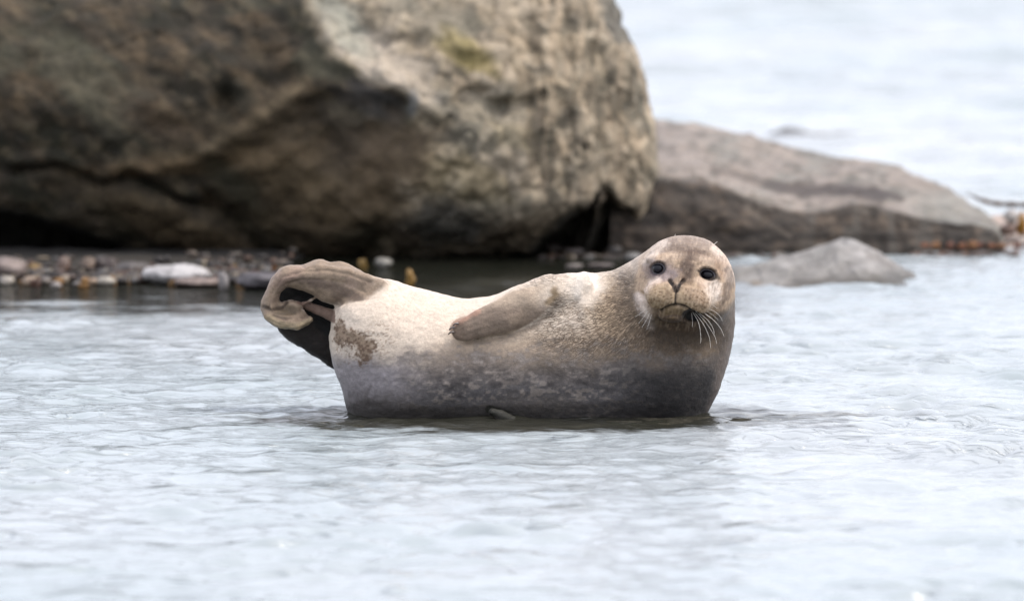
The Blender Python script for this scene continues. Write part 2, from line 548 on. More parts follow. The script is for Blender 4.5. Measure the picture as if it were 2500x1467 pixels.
# ------------------------------------------------------------------ the seal
YS = 15.14
def seal_space():
    S = Space(YS, 610, 1830, 555, 1092, -330, 205, 3.2)
    # far hind flipper (dark, behind)
    S.inflate([(672, 792), (676, 815), (700, 836), (735, 858), (775, 884), (822, 913), (870, 920), (880, 800), (870, 690), (800, 660), (720, 662), (668, 690), (656, 740)], 26, wc=58, k=10, blur=0)
    # trunk with neck
    S.inflate([(822, 742), (868, 704), (930, 682), (985, 693), (1060, 712), (1130, 730), (1180, 726), (1215, 718), (1265, 696), (1320, 678), (1380, 668),
               (1470, 664), (1522, 650), (1562, 634), (1620, 622), (1700, 622), (1762, 645), (1791, 690), (1798, 760), (1791, 830), (1775, 900), (1756, 955), (1730, 1010),
               (1690, 1078), (1300, 1088), (900, 1086), (868, 1055), (848, 1012), (831, 945), (820, 880), (814, 800)], 215, wc=0, depth=0.84, k=14, blur=42, soft=100)
    # pelvis bulge and hip muscle
    S.ell((905, 840, -60), (95, 120, 90), 50)
    # near hind flipper: folded over
    S.inflate([(985, 700), (930, 681), (900, 668), (872, 652), (855, 642), (828, 636), (805, 638), (780, 632), (748, 642), (722, 645), (695, 648), (668, 668), (647, 705), (634, 742),
               (645, 776), (675, 796), (700, 803), (732, 803), (756, 789), (764, 776), (745, 761), (736, 746), (730, 736), (702, 730), (684, 736), (681, 720), (688, 707), (702, 698),
               (722, 702), (762, 718), (788, 736), (816, 745), (860, 760), (930, 770)], 44, wc=-22, depth=0.95, k=12, blur=0, n=5)
    # metatarsal ridges on the flipper's upper face
    S.chain([(925, 700, -70, 22), (850, 672, -64, 17), (770, 662, -52, 12), (700, 674, -44, 11), (665, 712, -40, 11), (658, 745, -38, 10)], 16, 0.8)
    S.chain([(905, 722, -72, 18), (840, 705, -60, 14), (790, 695, -52, 10)], 16, 0.8)
    # curled lower lobe: hollow with a raised lip
    S.ell((700, 752, -72), (40, 18, 30), 9, rot=0.30, cut=True)
    S.chain([(684, 722, -60, 8), (712, 706, -60, 6), (760, 727, -62, 5), (800, 748, -62, 5)], 8, cut=True)
    S.chain([(652, 770, -48, 11), (684, 788, -58, 12), (722, 793, -60, 12), (753, 781, -52, 9)], 8, 0.8)
    # inner digit in the hollow
    S.chain([(738, 744, 2, 9), (775, 757, 0, 13), (822, 776, -8, 16)], 5, 0.8)
    S.chain([(737, 742, -18, 4), (757, 733, -16, 3.4), (771, 725, -14, 3)], 4)
    # front flipper lying on the flank
    S.chain([(1412, 708, -92, 42), (1345, 722, -118, 50), (1285, 744, -134, 51), (1225, 772, -150, 42), (1175, 791, -158, 34), (1140, 804, -162, 27), (1124, 812, -162, 19)], 10, 0.62)
    for q in ((1122, 789, 6), (1113, 799, 7), (1110, 811, 8), (1117, 822, 8)):
        S.chain([(q[0] + 22, q[1] - 2, -166, q[2] + 3), (q[0], q[1], -168, q[2])], 5, 0.8)
    # tip of the other front flipper at the water
    S.chain([(1255, 1034, -172, 14), (1222, 1016, -184, 13), (1201, 1007, -190, 10)], 3)
    # head
    S.ell((1677, 698, -100), (119, 117, 128), 34)
    S.ell((1668, 655, -105), (95, 72, 105), 30)
    S.ell((1572, 715, -75), (60, 75, 95), 50)
    # muzzle
    S.ell((1654, 722, -196), (78, 54, 76), 24)
    S.ell((1654, 695, -222), (33, 20, 38), 14)
    S.ell((1617, 727, -233), (46, 37, 40), 12, rot=0.3)
    S.ell((1691, 732, -231), (48, 36, 40), 12, rot=0.42)
    S.ell((1644, 768, -212), (35, 19, 40), 6)
    S.ell((1700, 784, -215), (34, 12, 26), 8, rot=0.2, cut=True)
    S.ell((1586, 742, -150), (38, 46, 54), 22)
    S.ell((1738, 728, -140), (42, 50, 62), 22)
    S.ell((1612, 632, -176), (34, 13, 26), 18)
    S.ell((1724, 642, -172), (34, 13, 28), 18)
    # eye sockets
    S.ell((1609, 657, -232), (21, 18, 34), 10, cut=True)
    S.ell((1728, 671, -224), (24, 17, 36), 10, cut=True)
    S.ell((1640, 668, -246), (13, 26, 22), 14, rot=-0.5, cut=True)
    S.ell((1686, 674, -246), (13, 26, 22), 14, rot=0.5, cut=True)
    # cleft between the whisker pads and the mouth
    S.chain([(1650, 706, -285, 3), (1649, 742, -285, 3.5)], 6, 3.0, cut=True)
    return S

def build_seal():
    S = seal_space()
    V, Q = S.mesh(2)
    Nn = vnormals(V, Q)
    x, y, z = V.T
    u, v = proj(x, y, z)
    s = S.s
    front = (Nn[:, 1] < 0.25)
    fr = sstep(0.3, -0.1, Nn[:, 1])
    W = (y - YS) / s
    head = fr * sstep(1500, 1560, u) * sstep(-60, -130, W)
    snout = head * sstep(-190, -220, W)
    # -------- grooves pressed into the surface (apparent pixel lines -> real depth)
    disp = np.zeros(len(V))
    mouth = spline([(1566, 716), (1576, 744), (1592, 760), (1612, 762), (1630, 752), (1650, 746), (1670, 750), (1690, 764), (1712, 773), (1735, 768)], False, 6)
    nl = [(1636, 683), (1643, 693), (1649, 709)]
    nr_ = [(1669, 685), (1659, 693), (1652, 709)]
    dm = polyline_dist(u, v, mouth)
    dn = np.minimum(polyline_dist(u, v, nl), polyline_dist(u, v, nr_))
    dph = polyline_dist(u, v, [(1650, 708), (1649, 744)])
    wm = head * sstep(-150, -175, W)
    disp += -11 * np.exp(-(dm / 4.5) ** 2) * wm
    disp += -8 * np.exp(-(dn / 4.5) ** 2) * snout
    disp += -4 * np.exp(-(dph / 3.0) ** 2) * snout
    dgap = np.hypot(((u - 1690) * 0.95 + (v - 774) * 0.3) / 24, ((v - 774) * 0.95 - (u - 1690) * 0.3) / 10)
    disp += -14 * np.exp(-dgap ** 2) * wm
    disp += -2.5 * np.exp(-(polyline_dist(u, v, [(1618, 772), (1640, 768), (1662, 771)]) / 3) ** 2) * wm
    # eyelid rims
    el = np.hypot((u - 1608), (v - 656) * 1.08); er = np.hypot((u - 1728) / 1.2, (v - 670) * 1.12 - (u - 1728) * 0.18)
    disp += 3.5 * (np.exp(-((el - 22) / 4) ** 2) + np.exp(-((er - 21) / 4) ** 2)) * head
    # body folds: neck rolls, wrinkles by the armpit, flipper knuckles
    disp += 5 * np.exp(-(polyline_dist(u, v, [(1425, 672), (1415, 720), (1424, 760)]) / 11) ** 2) * fr
    disp += -3 * np.exp(-(polyline_dist(u, v, [(1458, 668), (1450, 720), (1440, 780)]) / 10) ** 2) * fr
    disp += -3 * np.exp(-(polyline_dist(u, v, [(1545, 650), (1530, 700), (1538, 760), (1580, 830)]) / 12) ** 2) * fr
    disp += -4 * np.exp(-(polyline_dist(u, v, [(818, 745), (850, 738), (890, 728), (930, 705)]) / 7) ** 2) * fr
    disp += -3 * np.exp(-(polyline_dist(u, v, [(905, 948), (895, 970), (900, 992)]) / 5) ** 2) * fr
    disp += 3.0 * fbm(u / 60, v / 38, W / 60, 3, 3) * (1 - head)
    disp += 0.9 * fbm(u / 14, v / 10, W / 14, 4, 3)
    # toe grooves and folds of the hind flipper, finger grooves of the front one
    for pts_, a_, w_ in (([(905, 690), (850, 668), (800, 660), (740, 662), (690, 678), (664, 715), (655, 750)], 3.2, 4), ([(890, 712), (840, 690), (780, 682), (735, 684), (700, 694)], 3.0, 4),
                         ([(860, 672), (868, 655), (860, 645)], 2.5, 4), ([(770, 652), (745, 655), (735, 645)], 2.5, 4), ([(640, 748), (662, 757), (690, 748), (700, 738)], 4.5, 4),
                         ([(668, 772), (700, 780), (735, 776), (752, 768)], 3.5, 4), ([(655, 762), (690, 768), (722, 764), (742, 752)], 2.5, 3)):
        disp += -a_ * np.exp(-(polyline_dist(u, v, pts_) / w_) ** 2) * fr
    for pts_ in ([(1290, 728), (1215, 757), (1150, 783), (1118, 797)], [(1300, 748), (1220, 774), (1160, 795), (1120, 808)], [(1290, 770), (1230, 792), (1170, 808), (1130, 818)]):
        disp += -0.9 * np.exp(-(polyline_dist(u, v, pts_) / 4.5) ** 2) * fr * sstep(1310, 1200, u)
    hind = sstep(900, 850, u) * (v < 912)
    disp += 2.2 * fbm(u / 26, v / 18, W / 20, 8, 3) * hind
    # fine striations along the curled lip
    lipd = polyline_dist(u, v, [(652, 772), (684, 790), (722, 795), (754, 782)])
    disp += 0.8 * np.sin(lipd * 1.1 + 0.02 * u) * np.exp(-(lipd / 14) ** 2)
    V = V + Nn * (disp * s)[:, None]
    # -------- the coat
    n1 = fbm(u / 45, v / 30, W / 45, 21, 4); n2 = fbm(u / 14, v / 9, W / 14, 22, 4); n3 = fbm(u / 130, v / 60, W / 130, 23, 3)
    n4 = fbm(u / 6, v / 4, W / 6, 24, 2)
    def L(c):
        return np.array(c)[None, :]
    C = np.repeat(L((0.63, 0.555, 0.475)), len(V), 0)
    def paint(w, col, a=1.0):
        nonlocal C
        w = np.clip(w * a, 0, 1)[:, None]
        C = C * (1 - w) + L(col) * w
    def ellw(cu, cv, ru, rv, rot=0, soft=0.35, nz=0.25):
        ca, sa = math.cos(rot), math.sin(rot)
        a, b = u - cu, v - cv
        q = np.hypot((a * ca + b * sa) / ru, (-a * sa + b * ca) / rv) + nz * n2 + nz * 0.5 * n1
        return sstep(1 + soft, 1 - soft, q)
    def linew(pts, wd, nz=0.3):
        return sstep(1.5, 0.5, polyline_dist(u, v, pts) / wd + nz * n2)
    # tan breast and neck
    paint(sstep(1395, 1500, u + 25 * n1) * sstep(655, 690, v), (0.57, 0.46, 0.335), 0.9)
    paint(sstep(780, 840, v + 20 * n1 + 0.10 * (u - 1250) * (u < 1250)) * sstep(1000, 1120, u), (0.44, 0.355, 0.27), 0.75)
    paint(fr * ellw(1432, 702, 46, 44, 0.1, 0.6, 0.3), (0.76, 0.70, 0.63), 0.85)
    paint(fr * ellw(1520, 668, 40, 22, -0.4, 0.6, 0.3), (0.66, 0.57, 0.47), 0.6)
    rdm = np.hypot(u - 1655, v - 705)
    paint(sstep(250, 140, rdm + 30 * n1) * sstep(700, 730, v + 0.0 * u), (0.46, 0.355, 0.25), 0.6)
    paint(sstep(190, 120, rdm + 20 * n2) * (u < 1600), (0.36, 0.30, 0.25), 0.5)
    # grey lower flank (the seal's back)
    bu = np.array([600, 820, 900, 1000, 1100, 1200, 1320, 1420, 1520, 1600, 1680, 1760, 1830])
    bv = np.array([885, 880, 880, 872, 862, 858, 862, 862, 850, 862, 852, 845, 800])
    bl = np.interp(u, bu, bv)
    gw = sstep(-42, 52, v - bl + 46 * n1 + 34 * n2 + 12 * n3)
    paint(gw, (0.220, 0.192, 0.172))
    paint(gw * sstep(20, 110, v - bl + 30 * n1), (0.175, 0.170, 0.176), 0.8)
    # mottling
    paint(gw * sstep(0.10, 0.42, n2 + 0.6 * n1), (0.34, 0.305, 0.275), 0.8)
    paint(gw * sstep(0.05, 0.5, -n1 - 0.4 * n2), (0.098, 0.092, 0.092), 0.7)
    paint(gw * sstep(0.25, 0.6, n4 + n2 * 0.6), (0.34, 0.30, 0.27), 0.30)
    # pale ring scar on the flank
    paint(linew([(1262, 898), (1285, 880), (1312, 876)], 5, 0.5) + linew([(1245, 905), (1262, 914), (1272, 925), (1262, 934), (1235, 934), (1222, 925)], 5, 0.5), (0.30, 0.265, 0.24), 0.7)
    paint(gw * sstep(0, 1, ellw(1310, 990, 110, 26, 0, 0.7, 0.8)), (0.25, 0.225, 0.205), 0.45)
    # lavender grey at the hip
    hip = sstep(1080, 930, u + 60 * n1) * sstep(838, 905, v - 0.14 * (u - 850) + 20 * n1)
    paint(hip, (0.40, 0.375, 0.385), 0.9)
    paint(hip * sstep(945, 1000, v + 12 * n2 + (u - 860) * 0.12), (0.14, 0.128, 0.12), 0.9)
    paint(sstep(985, 1005, v + 10 * n2 - (u < 1000) * 8) * sstep(1380, 1180, u + 30 * n1), (0.10, 0.09, 0.08), 0.7)
    paint(sstep(972, 1004, v + 14 * n2 + 8 * n1) * gw, (0.085, 0.080, 0.076), 0.6)      # soaked fur at the waterline
    # darker chest towards the right
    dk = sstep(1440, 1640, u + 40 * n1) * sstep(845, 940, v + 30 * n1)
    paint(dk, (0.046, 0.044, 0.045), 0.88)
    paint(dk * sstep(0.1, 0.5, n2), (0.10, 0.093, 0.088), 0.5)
    paint(sstep(1735, 1762, u + 14 * n2) * sstep(705, 745, v), (0.150, 0.125, 0.108), 0.9)
    paint(sstep(1765, 1785, u - (v - 800) * -0.25) * sstep(780, 840, v), (0.24, 0.20, 0.175), 0.5)
    # below the chin: its shadow painted into the coat
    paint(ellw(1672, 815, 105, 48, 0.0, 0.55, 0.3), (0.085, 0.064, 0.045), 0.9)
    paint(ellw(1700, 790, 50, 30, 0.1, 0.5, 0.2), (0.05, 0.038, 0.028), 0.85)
    # ---- head
    hw = ellw(1675, 690, 125, 120, 0, 0.08, 0.05) * fr * sstep(-40, -90, W)
    up = hw * sstep(772, 750, v)
    paint(up, (0.45, 0.355, 0.265), 0.95)
    crown = up * sstep(640, 600, v + 0.002 * (u - 1680) ** 2 + 8 * n1)
    paint(crown, (0.31, 0.255, 0.215), 0.85)
    paint(up * (linew([(1578, 640), (1600, 610), (1620, 596)], 13, 0.5) + linew([(1750, 605), (1775, 640), (1784, 680)], 14, 0.5)), (0.66, 0.58, 0.51), 0.75)  # bright rim light on the head's edges painted in
    paint(up * ellw(1700, 622, 46, 14, 0.25, 0.5, 0.5), (0.15, 0.105, 0.08), 0.85)
    paint(up * ellw(1652, 606, 42, 9, -0.1, 0.6, 0.6), (0.25, 0.20, 0.165), 0.6)
    paint(up * ellw(1678, 652, 18, 38, 0.05, 0.6, 0.4), (0.14, 0.102, 0.082), 0.9)
    paint(up * ellw(1640, 626, 32, 10, -0.1, 0.6, 0.4), (0.55, 0.45, 0.36), 0.7)
    paint(up * ellw(1728, 636, 30, 10, 0.3, 0.6, 0.4), (0.55, 0.45, 0.36), 0.7)
    paint(up * ellw(1762, 655, 18, 26, 0.3, 0.6, 0.5), (0.40, 0.29, 0.21), 0.6)
    paint(up * ellw(1608, 662, 36, 28, 0.3, 0.5, 0.3), (0.27, 0.225, 0.225), 0.8)
    paint(up * ellw(1634, 672, 24, 12, -0.4, 0.5, 0.3), (0.33, 0.28, 0.275), 0.7)
    paint(up * linew([(1712, 700), (1722, 715), (1724, 735)], 9, 0.3), (0.27, 0.17, 0.125), 0.7)
    paint(up * ellw(1738, 716, 22, 32, 0.3, 0.4, 0.4), (0.70, 0.62, 0.55), 0.95)
    paint(up * ellw(1715, 686, 16, 12, 0.6, 0.5, 0.3), (0.58, 0.48, 0.40), 0.6)
    paint(fr * linew([(1778, 660), (1783, 690), (1770, 722), (1752, 748)], 10, 0.7) * sstep(1750, 1765, u + 8 * n2), (0.22, 0.175, 0.145), 0.75)
    # white cheek crescents
    paint(fr * linew([(1608, 684), (1590, 692), (1578, 712), (1576, 730)], 8, 0.25), (0.70, 0.60, 0.53), 0.85)
    paint(fr * linew([(1558, 726), (1564, 752), (1578, 776), (1590, 792)], 13, 0.35), (0.72, 0.64, 0.58), 0.85)
    paint(fr * linew([(1552, 735), (1562, 770), (1580, 800)], 9, 0.9) * sstep(0, 0.3, n4 + 0.1), (0.30, 0.24, 0.19), 0.5)
    # whisker pads
    pads = snout * np.maximum(ellw(1618, 728, 44, 36, 0.25, 0.3, 0.2), ellw(1690, 733, 46, 36, 0.3, 0.3, 0.2))
    paint(pads, (0.42, 0.335, 0.235), 0.85)
    paint(snout * ellw(1615, 748, 40, 14, 0.3, 0.6, 0.3), (0.27, 0.215, 0.14), 0.7)
    paint(snout * ellw(1700, 722, 34, 16, 0.6, 0.6, 0.3), (0.38, 0.29, 0.22), 0.6)
    paint(pads * sstep(0.12, 0.4, n4), (0.22, 0.15, 0.09), 0.55)
    for r_ in range(5):                                          # rows of whisker pores
        for q in range(7):
            for side in (-1, 1):
                jit = hash3(np.array([float(r_)]), np.array([float(q)]), np.array([float(side)]), 3)[0] * 7 - 3.5
                pu = 1655 + side * (16 + q * 9.5) + (2 if side > 0 else -2) + jit; pv = 708 + r_ * 10.5 + q * (1.5 if side > 0 else 2.0) + (r_ % 2) * 3 - jit * 0.7
                if np.hypot((pu - (1690 if side > 0 else 1618)) / 42, (pv - 732) / 30) < 1:
                    paint(snout * sstep(3.6, 1.6, np.hypot(u - pu, v - pv)), (0.15, 0.095, 0.055), 0.35 + 0.6 * ((r_ * 7 + q * 3 + (side > 0) * 2) % 5) / 5)
    paint(head * ellw(1655, 792, 70, 28, 0.05, 0.5, 0.3), (0.11, 0.080, 0.055), 0.92)  # more of the under-chin shadow painted in
    paint(wm * ellw(1645, 764, 30, 13, 0, 0.35, 0.3), (0.25, 0.19, 0.12), 0.9)
    paint(wm * linew([(1622, 774), (1645, 770), (1662, 774)], 3, 0.4), (0.09, 0.06, 0.04), 0.8)
    # nose, mouth
    paint(snout * sstep(6.5, 3.8, dn), (0.035, 0.024, 0.022))
    paint(snout * sstep(1, 0, (np.abs(u - 1651) / 6 + np.abs(v - 700) / 9) - 0.4), (0.06, 0.042, 0.038))
    paint(snout * sstep(3.0, 1.4, dph), (0.05, 0.035, 0.028))
    paint(wm * sstep(4.6, 1.6, dm + 1.5 * n2) * sstep(1585, 1622, u) * sstep(1740, 1700, u), (0.035, 0.022, 0.015), 0.9)
    paint(wm * sstep(1.25, 0.75, dgap), (0.008, 0.006, 0.005))  # mouth gap, with the pad's shadow painted black
    # eye surrounds
    paint(head * sstep(23, 16, el + 2 * n2), (0.10, 0.08, 0.085))
    paint(head * sstep(22, 16, er + 2 * n2), (0.05, 0.042, 0.04))
    # eye corners and brow shading, streaky forehead hair
    paint(head * ellw(1708, 663, 9, 4, 0.5, 0.5, 0.2), (0.05, 0.04, 0.035), 0.9)
    paint(head * ellw(1748, 678, 9, 4, 0.3, 0.5, 0.2), (0.09, 0.07, 0.05), 0.8)
    paint(head * linew([(1590, 662), (1597, 672), (1610, 675)], 3, 0.3), (0.13, 0.10, 0.11), 0.8)
    paint(head * linew([(1594, 644), (1608, 637), (1624, 642)], 2.5, 0.3), (0.16, 0.12, 0.10), 0.7)
    paint(head * linew([(1708, 655), (1726, 649), (1748, 661)], 2.5, 0.3), (0.14, 0.105, 0.08), 0.7)
    hs = vnoise((u - 1680) / 3.2 + (v - 600) / 16, (v - 640) / 11, 0 * u, 55)
    paint(hw * sstep(0.2, 0.7, hs), (0.22, 0.165, 0.125), 0.35)
    paint(hw * sstep(0.2, 0.7, -hs), (0.60, 0.50, 0.40), 0.22)
    # ---- front flipper
    fl = S.f  # (kept simple: painted by outline)
    flp = poly_sd(u, v, spline([(1098, 800), (1112, 780), (1150, 758), (1200, 737), (1245, 712), (1300, 698), (1360, 690), (1385, 700), (1352, 738), (1325, 768), (1290, 792), (1250, 808), (1190, 824), (1130, 832), (1106, 824)]))
    fw = sstep(-1, 5, flp + 3 * n2) * fr * sstep(-90, -120, W)
    paint(fw * sstep(1370, 1270, u + 20 * n1), (0.47, 0.39, 0.31), 0.92)
    paint(fr * np.exp(-(polyline_dist(u, v, [(1140, 838), (1200, 831), (1258, 815), (1300, 798), (1340, 768), (1362, 738)]) / 6) ** 2) * (flp < 2), (0.16, 0.12, 0.085), 0.4)  # shadow under the flipper's lower edge painted in
    paint(fw * sstep(1370, 1330, u) * sstep(735, 765, v + 0.0 * u), (0.21, 0.165, 0.135), 0.7)
    paint(fw * sstep(0.0, 0.5, -n1) * sstep(1330, 1260, u), (0.37, 0.30, 0.235), 0.6)
    paint(fw * sstep(1165, 1110, u + 20 * n2), (0.24, 0.185, 0.145), 0.8)
    paint(fw * linew([(1112, 790), (1130, 778), (1165, 760)], 8, 0.7), (0.46, 0.31, 0.24), 0.7)
    paint(fr * ellw(1350, 728, 24, 10, -0.8, 0.6, 0.5), (0.27, 0.20, 0.12), 0.75)
    paint(fr * ellw(1352, 712, 9, 14, 0.3, 0.6, 0.5), (0.26, 0.19, 0.11), 0.7)
    # ---- hind flippers, with ridge shade and highlights painted into the colour
    hf = poly_sd(u, v, spline([(1000, 690), (930, 676), (872, 645), (828, 628), (780, 624), (690, 640), (655, 665), (625, 742), (638, 785), (700, 812), (745, 806), (775, 780), (745, 760), (740, 735), (790, 738), (822, 745), (860, 736), (905, 722), (935, 702)]))
    paint(sstep(-6, 8, hf + 6 * n2) * sstep(975, 900, u + 30 * n2 - 0.5 * (v - 690)), (0.31, 0.245, 0.185), 0.93)
    hw2 = (hf > 0) * sstep(935, 900, u)
    paint(hw2 * sstep(0.0, 0.45, n1), (0.20, 0.155, 0.125), 0.7)
    paint(hw2 * linew([(690, 692), (720, 680), (790, 692), (850, 716), (885, 735)], 11, 0.6), (0.15, 0.115, 0.095), 0.65)
    paint(hw2 * linew([(645, 715), (655, 690), (680, 668)], 9, 0.6), (0.38, 0.30, 0.25), 0.5)
    paint(hw2 * ellw(860, 690, 18, 12, 0, 0.6, 0.5), (0.38, 0.30, 0.25), 0.6)  # highlight on the bump painted lighter
    paint(hw2 * ellw(705, 675, 40, 12, -0.6, 0.6, 0.5), (0.40, 0.30, 0.25), 0.5)
    paint(hw2 * linew([(655, 775), (690, 795), (730, 797), (757, 783)], 9, 0.3), (0.44, 0.37, 0.26), 0.7)
    paint(hw2 * sstep(1.3, 0.5, np.hypot((u - 700) / 34, (v - 758) / 14)), (0.15, 0.12, 0.085), 0.85)
    paint(hw2 * linew([(640, 748), (662, 757), (690, 748), (700, 738)], 4, 0.4), (0.10, 0.075, 0.055), 0.8)
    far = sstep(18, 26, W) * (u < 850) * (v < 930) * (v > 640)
    paint(far * (v > 690), (0.030, 0.022, 0.019), 0.98)  # far flipper's shade painted near black
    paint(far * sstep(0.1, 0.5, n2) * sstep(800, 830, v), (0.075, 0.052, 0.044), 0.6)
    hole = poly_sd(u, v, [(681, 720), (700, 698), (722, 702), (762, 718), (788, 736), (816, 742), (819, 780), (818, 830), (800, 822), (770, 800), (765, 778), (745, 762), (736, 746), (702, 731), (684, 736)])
    paint((hole > 1) * (W > 14) * 1.0, (0.012, 0.009, 0.008))  # shade inside the fold painted black
    digit = sstep(17, 12, polyline_dist(u, v, [(738, 744), (775, 757), (822, 776)]))
    paint(digit * (W < 14) * (hole > 0), (0.25, 0.175, 0.14), 0.9)
    # brown tufts beside the tail
    tuft = np.maximum(sstep(-4, 8, poly_sd(u, v, [(818, 790), (832, 772), (845, 800), (880, 812), (915, 830), (918, 850), (900, 880), (878, 892), (868, 850), (850, 838), (822, 850), (812, 830)]) + 11 * n2 + 8 * n4), 0)
    paint(tuft * sstep(40, 0, W), (0.26, 0.19, 0.13), 0.78)
    paint(tuft * sstep(40, 0, W) * sstep(-0.05, 0.3, n4 + n2 + (v - 830) / 160), (0.16, 0.11, 0.08), 0.8)
    paint(sstep(60, 10, polyline_dist(u, v, [(860, 860), (905, 850), (930, 820)])) * sstep(0.15, 0.4, n4 + 0.5 * n2), (0.20, 0.145, 0.105), 0.6)
    # wet tip at the waterline
    paint(sstep(14, 9, polyline_dist(u, v, [(1196, 1001), (1225, 1010), (1268, 1022)])) * (W < -150), (0.05, 0.05, 0.04), 0.95)
    C *= (1 + 0.10 * n4 + 0.08 * n2)[:, None]
    C = np.clip(0.86 * np.clip(C, 0.004, 0.8) ** 1.35, 0.002, 0.8)

    m = N('wet_fur')
    b = m.b
    coat = m.attr('coat').outputs[0]
    fa = m.attr('flow')
    sp_ = m.n('ShaderNodeSeparateColor'); m.set(sp_, 0, fa.outputs[0])
    ang, rad, wt = sp_.outputs[0], sp_.outputs[1], sp_.outputs[2]
    geo = m.n('ShaderNodeTexCoord').outputs['Object']
    cb = m.n('ShaderNodeCombineXYZ'); m.set(cb, 0, m.math('MULTIPLY', ang, 40.0)); m.set(cb, 1, m.math('MULTIPLY', rad, 9.0))
    wr = m.noise(cb.outputs[0], 1.0, 2, 0.6, 0.6)
    cb2 = m.n('ShaderNodeCombineXYZ'); m.set(cb2, 0, m.math('MULTIPLY', ang, 85.0)); m.set(cb2, 1, m.math('MULTIPLY', rad, 16.0)); cb2.inputs[2].default_value = 5
    wr2 = m.noise(cb2.outputs[0], 1.0, 2, 0.6, 0.3)
    crease = m.math('MAXIMUM', m.map(m.math('ABSOLUTE', m.math('SUBTRACT', wr, 0.5)), 0.0, 0.065, 1, 0), m.math('MULTIPLY', m.map(m.math('ABSOLUTE', m.math('SUBTRACT', wr2, 0.5)), 0.0, 0.05, 1, 0), 0.6))
    crease = m.math('MULTIPLY', crease, wt)
    fur = m.noise(m.vmul(geo, (420, 260, 900)), 1.0, 2, 0.6)
    fur2 = m.noise(geo, 120, 4, 0.65)
    blot = m.noise(geo, 34, 5, 0.7, 0.4)
    c = m.mix(m.math('MULTIPLY', crease, 0.9), coat, (0.10, 0.065, 0.04, 1))
    c = m.mix(1.0, c, m.grey(m.map(fur, 0.25, 0.75, 0.82, 1.18, False)), 'MULTIPLY')
    c = m.mix(1.0, c, m.grey(m.map(fur2, 0.3, 0.7, 0.86, 1.14, False)), 'MULTIPLY')
    c = m.mix(1.0, c, m.grey(m.map(blot, 0.3, 0.7, 0.90, 1.10, False)), 'MULTIPLY')
    m.set(b, 'Base Color', c)
    m.set(b, 'Roughness', m.map(fur2, 0.3, 0.7, 0.48, 0.66))
    b.inputs['Specular IOR Level'].default_value = 0.24
    b.inputs['Sheen Weight'].default_value = 0.04
    b.inputs['Sheen Roughness'].default_value = 0.4
    h = m.math('ADD', m.math('MULTIPLY', crease, -1.6), m.math('ADD', m.math('MULTIPLY', fur, 0.35), m.math('MULTIPLY', fur2, 0.7)))
    m.set(b, 'Normal', m.bump(h, 0.0030, 0.9))

    root = bpy.data.objects.new('seal', None); COL.objects.link(root)
    root.empty_display_size = 0.1
    bx = (1300 - 1250) * s
    root.location = (bx, YS, 0)
    root['label'] = 'wet grey and cream seal resting in the water with head and tail raised'
    root['category'] = 'seal'
    off = np.array([bx, YS, 0])
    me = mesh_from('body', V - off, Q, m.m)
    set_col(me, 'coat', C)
    # radial flow of the wet hair away from the face
    du, dv = u - 1655, v - 705
    ang_ = np.arctan2(dv, -du)              # 0 to the left, positive downward
    rad_ = np.hypot(du, dv) / 250
    wt_ = sstep(95, 125, np.hypot(du, dv)) * sstep(430, 300, np.hypot(du, dv) + 30 * n1) * sstep(-0.55, -0.1, ang_) * sstep(1.95, 1.35, ang_) * fr
    wt_ *= sstep(905, 835, v + 26 * n1) * (1 - 0.9 * fw)
    wt_ *= 0.55 + 0.45 * sstep(-0.3, 0.3, n1)
    wt_ *= 1 - 0.85 * ellw(1425, 700, 62, 48, 0.1, 0.5, 0.3)
    set_col(me, 'flow', np.stack([ang_ + 4, rad_, np.clip(wt_, 0, 1)], 1))
    body = link('body', me, root)

    # ---- eyes
    em = N('eye_black'); em.b.inputs['Base Color'].default_value = (0.006, 0.006, 0.009, 1); em.b.inputs['Roughness'].default_value = 0.22
    em.b.inputs['Specular IOR Level'].default_value = 0.22
    def ico(seg, rings):
        vs, fs = [], []
        for i in range(rings + 1):
            a = math.pi * i / rings
            for j in range(seg):
                t = 2 * math.pi * j / seg
                vs.append((math.sin(a) * math.cos(t), math.sin(a) * math.sin(t), math.cos(a)))
        for i in range(rings):
            for j in range(seg):
                fs.append((i * seg + j, (i + 1) * seg + j, (i + 1) * seg + (j + 1) % seg, i * seg + (j + 1) % seg))
        return np.array(vs), np.array(fs)
    sv, sf = ico(32, 20)
    for (eu, ev, rr, rot) in ((1608.5, 655.5, (14.5, 14, 13.2), 0.1), (1728, 670, (18, 14, 12.8), 0.28)):
        near = (np.hypot(u - eu, v - ev) < 10) & (W < -100)
        wy = W[near].min() if near.any() else -215
        cu, cv, cw = S.c(eu, ev, wy + 9)
        P = np.stack([sv[:, 0] * rr[0], sv[:, 2] * rr[2], sv[:, 1] * rr[1]], 1)
        ca, sa = math.cos(rot), math.sin(rot)
        P[:, 0], P[:, 1] = P[:, 0] * ca - P[:, 1] * sa, P[:, 0] * sa + P[:, 1] * ca
        P = S.world(P + np.array([cu, cv, cw])) - off
        e = link('eye', mesh_from('eye', P, sf, em.m), root)
        # eyelid: a thin dark fold round the eye
        lid = []
        ns, nt_ = 36, 8
        for i in range(ns):
            t = 2 * math.pi * i / ns
            a, b_ = math.cos(t) * rr[0] * 1.0, math.sin(t) * rr[2] * 0.98
            a2, b2 = a * ca - b_ * sa, a * sa + b_ * ca
            q = (np.hypot(u - (eu + a2), v - (ev + b2)) < 6) & (W < -100)
            wl = W[q].mean() if q.any() else wy
            for k in range(nt_):
                p = 2 * math.pi * k / nt_
                rr_ = 2.0
                f = 1 + rr_ * math.cos(p) / rr[0]
                lid.append((cu + a2 * f, cv + b2 * f, min(wl, wy + 14) + rr_ * math.sin(p) + 0.5))
        lid = np.array(lid)
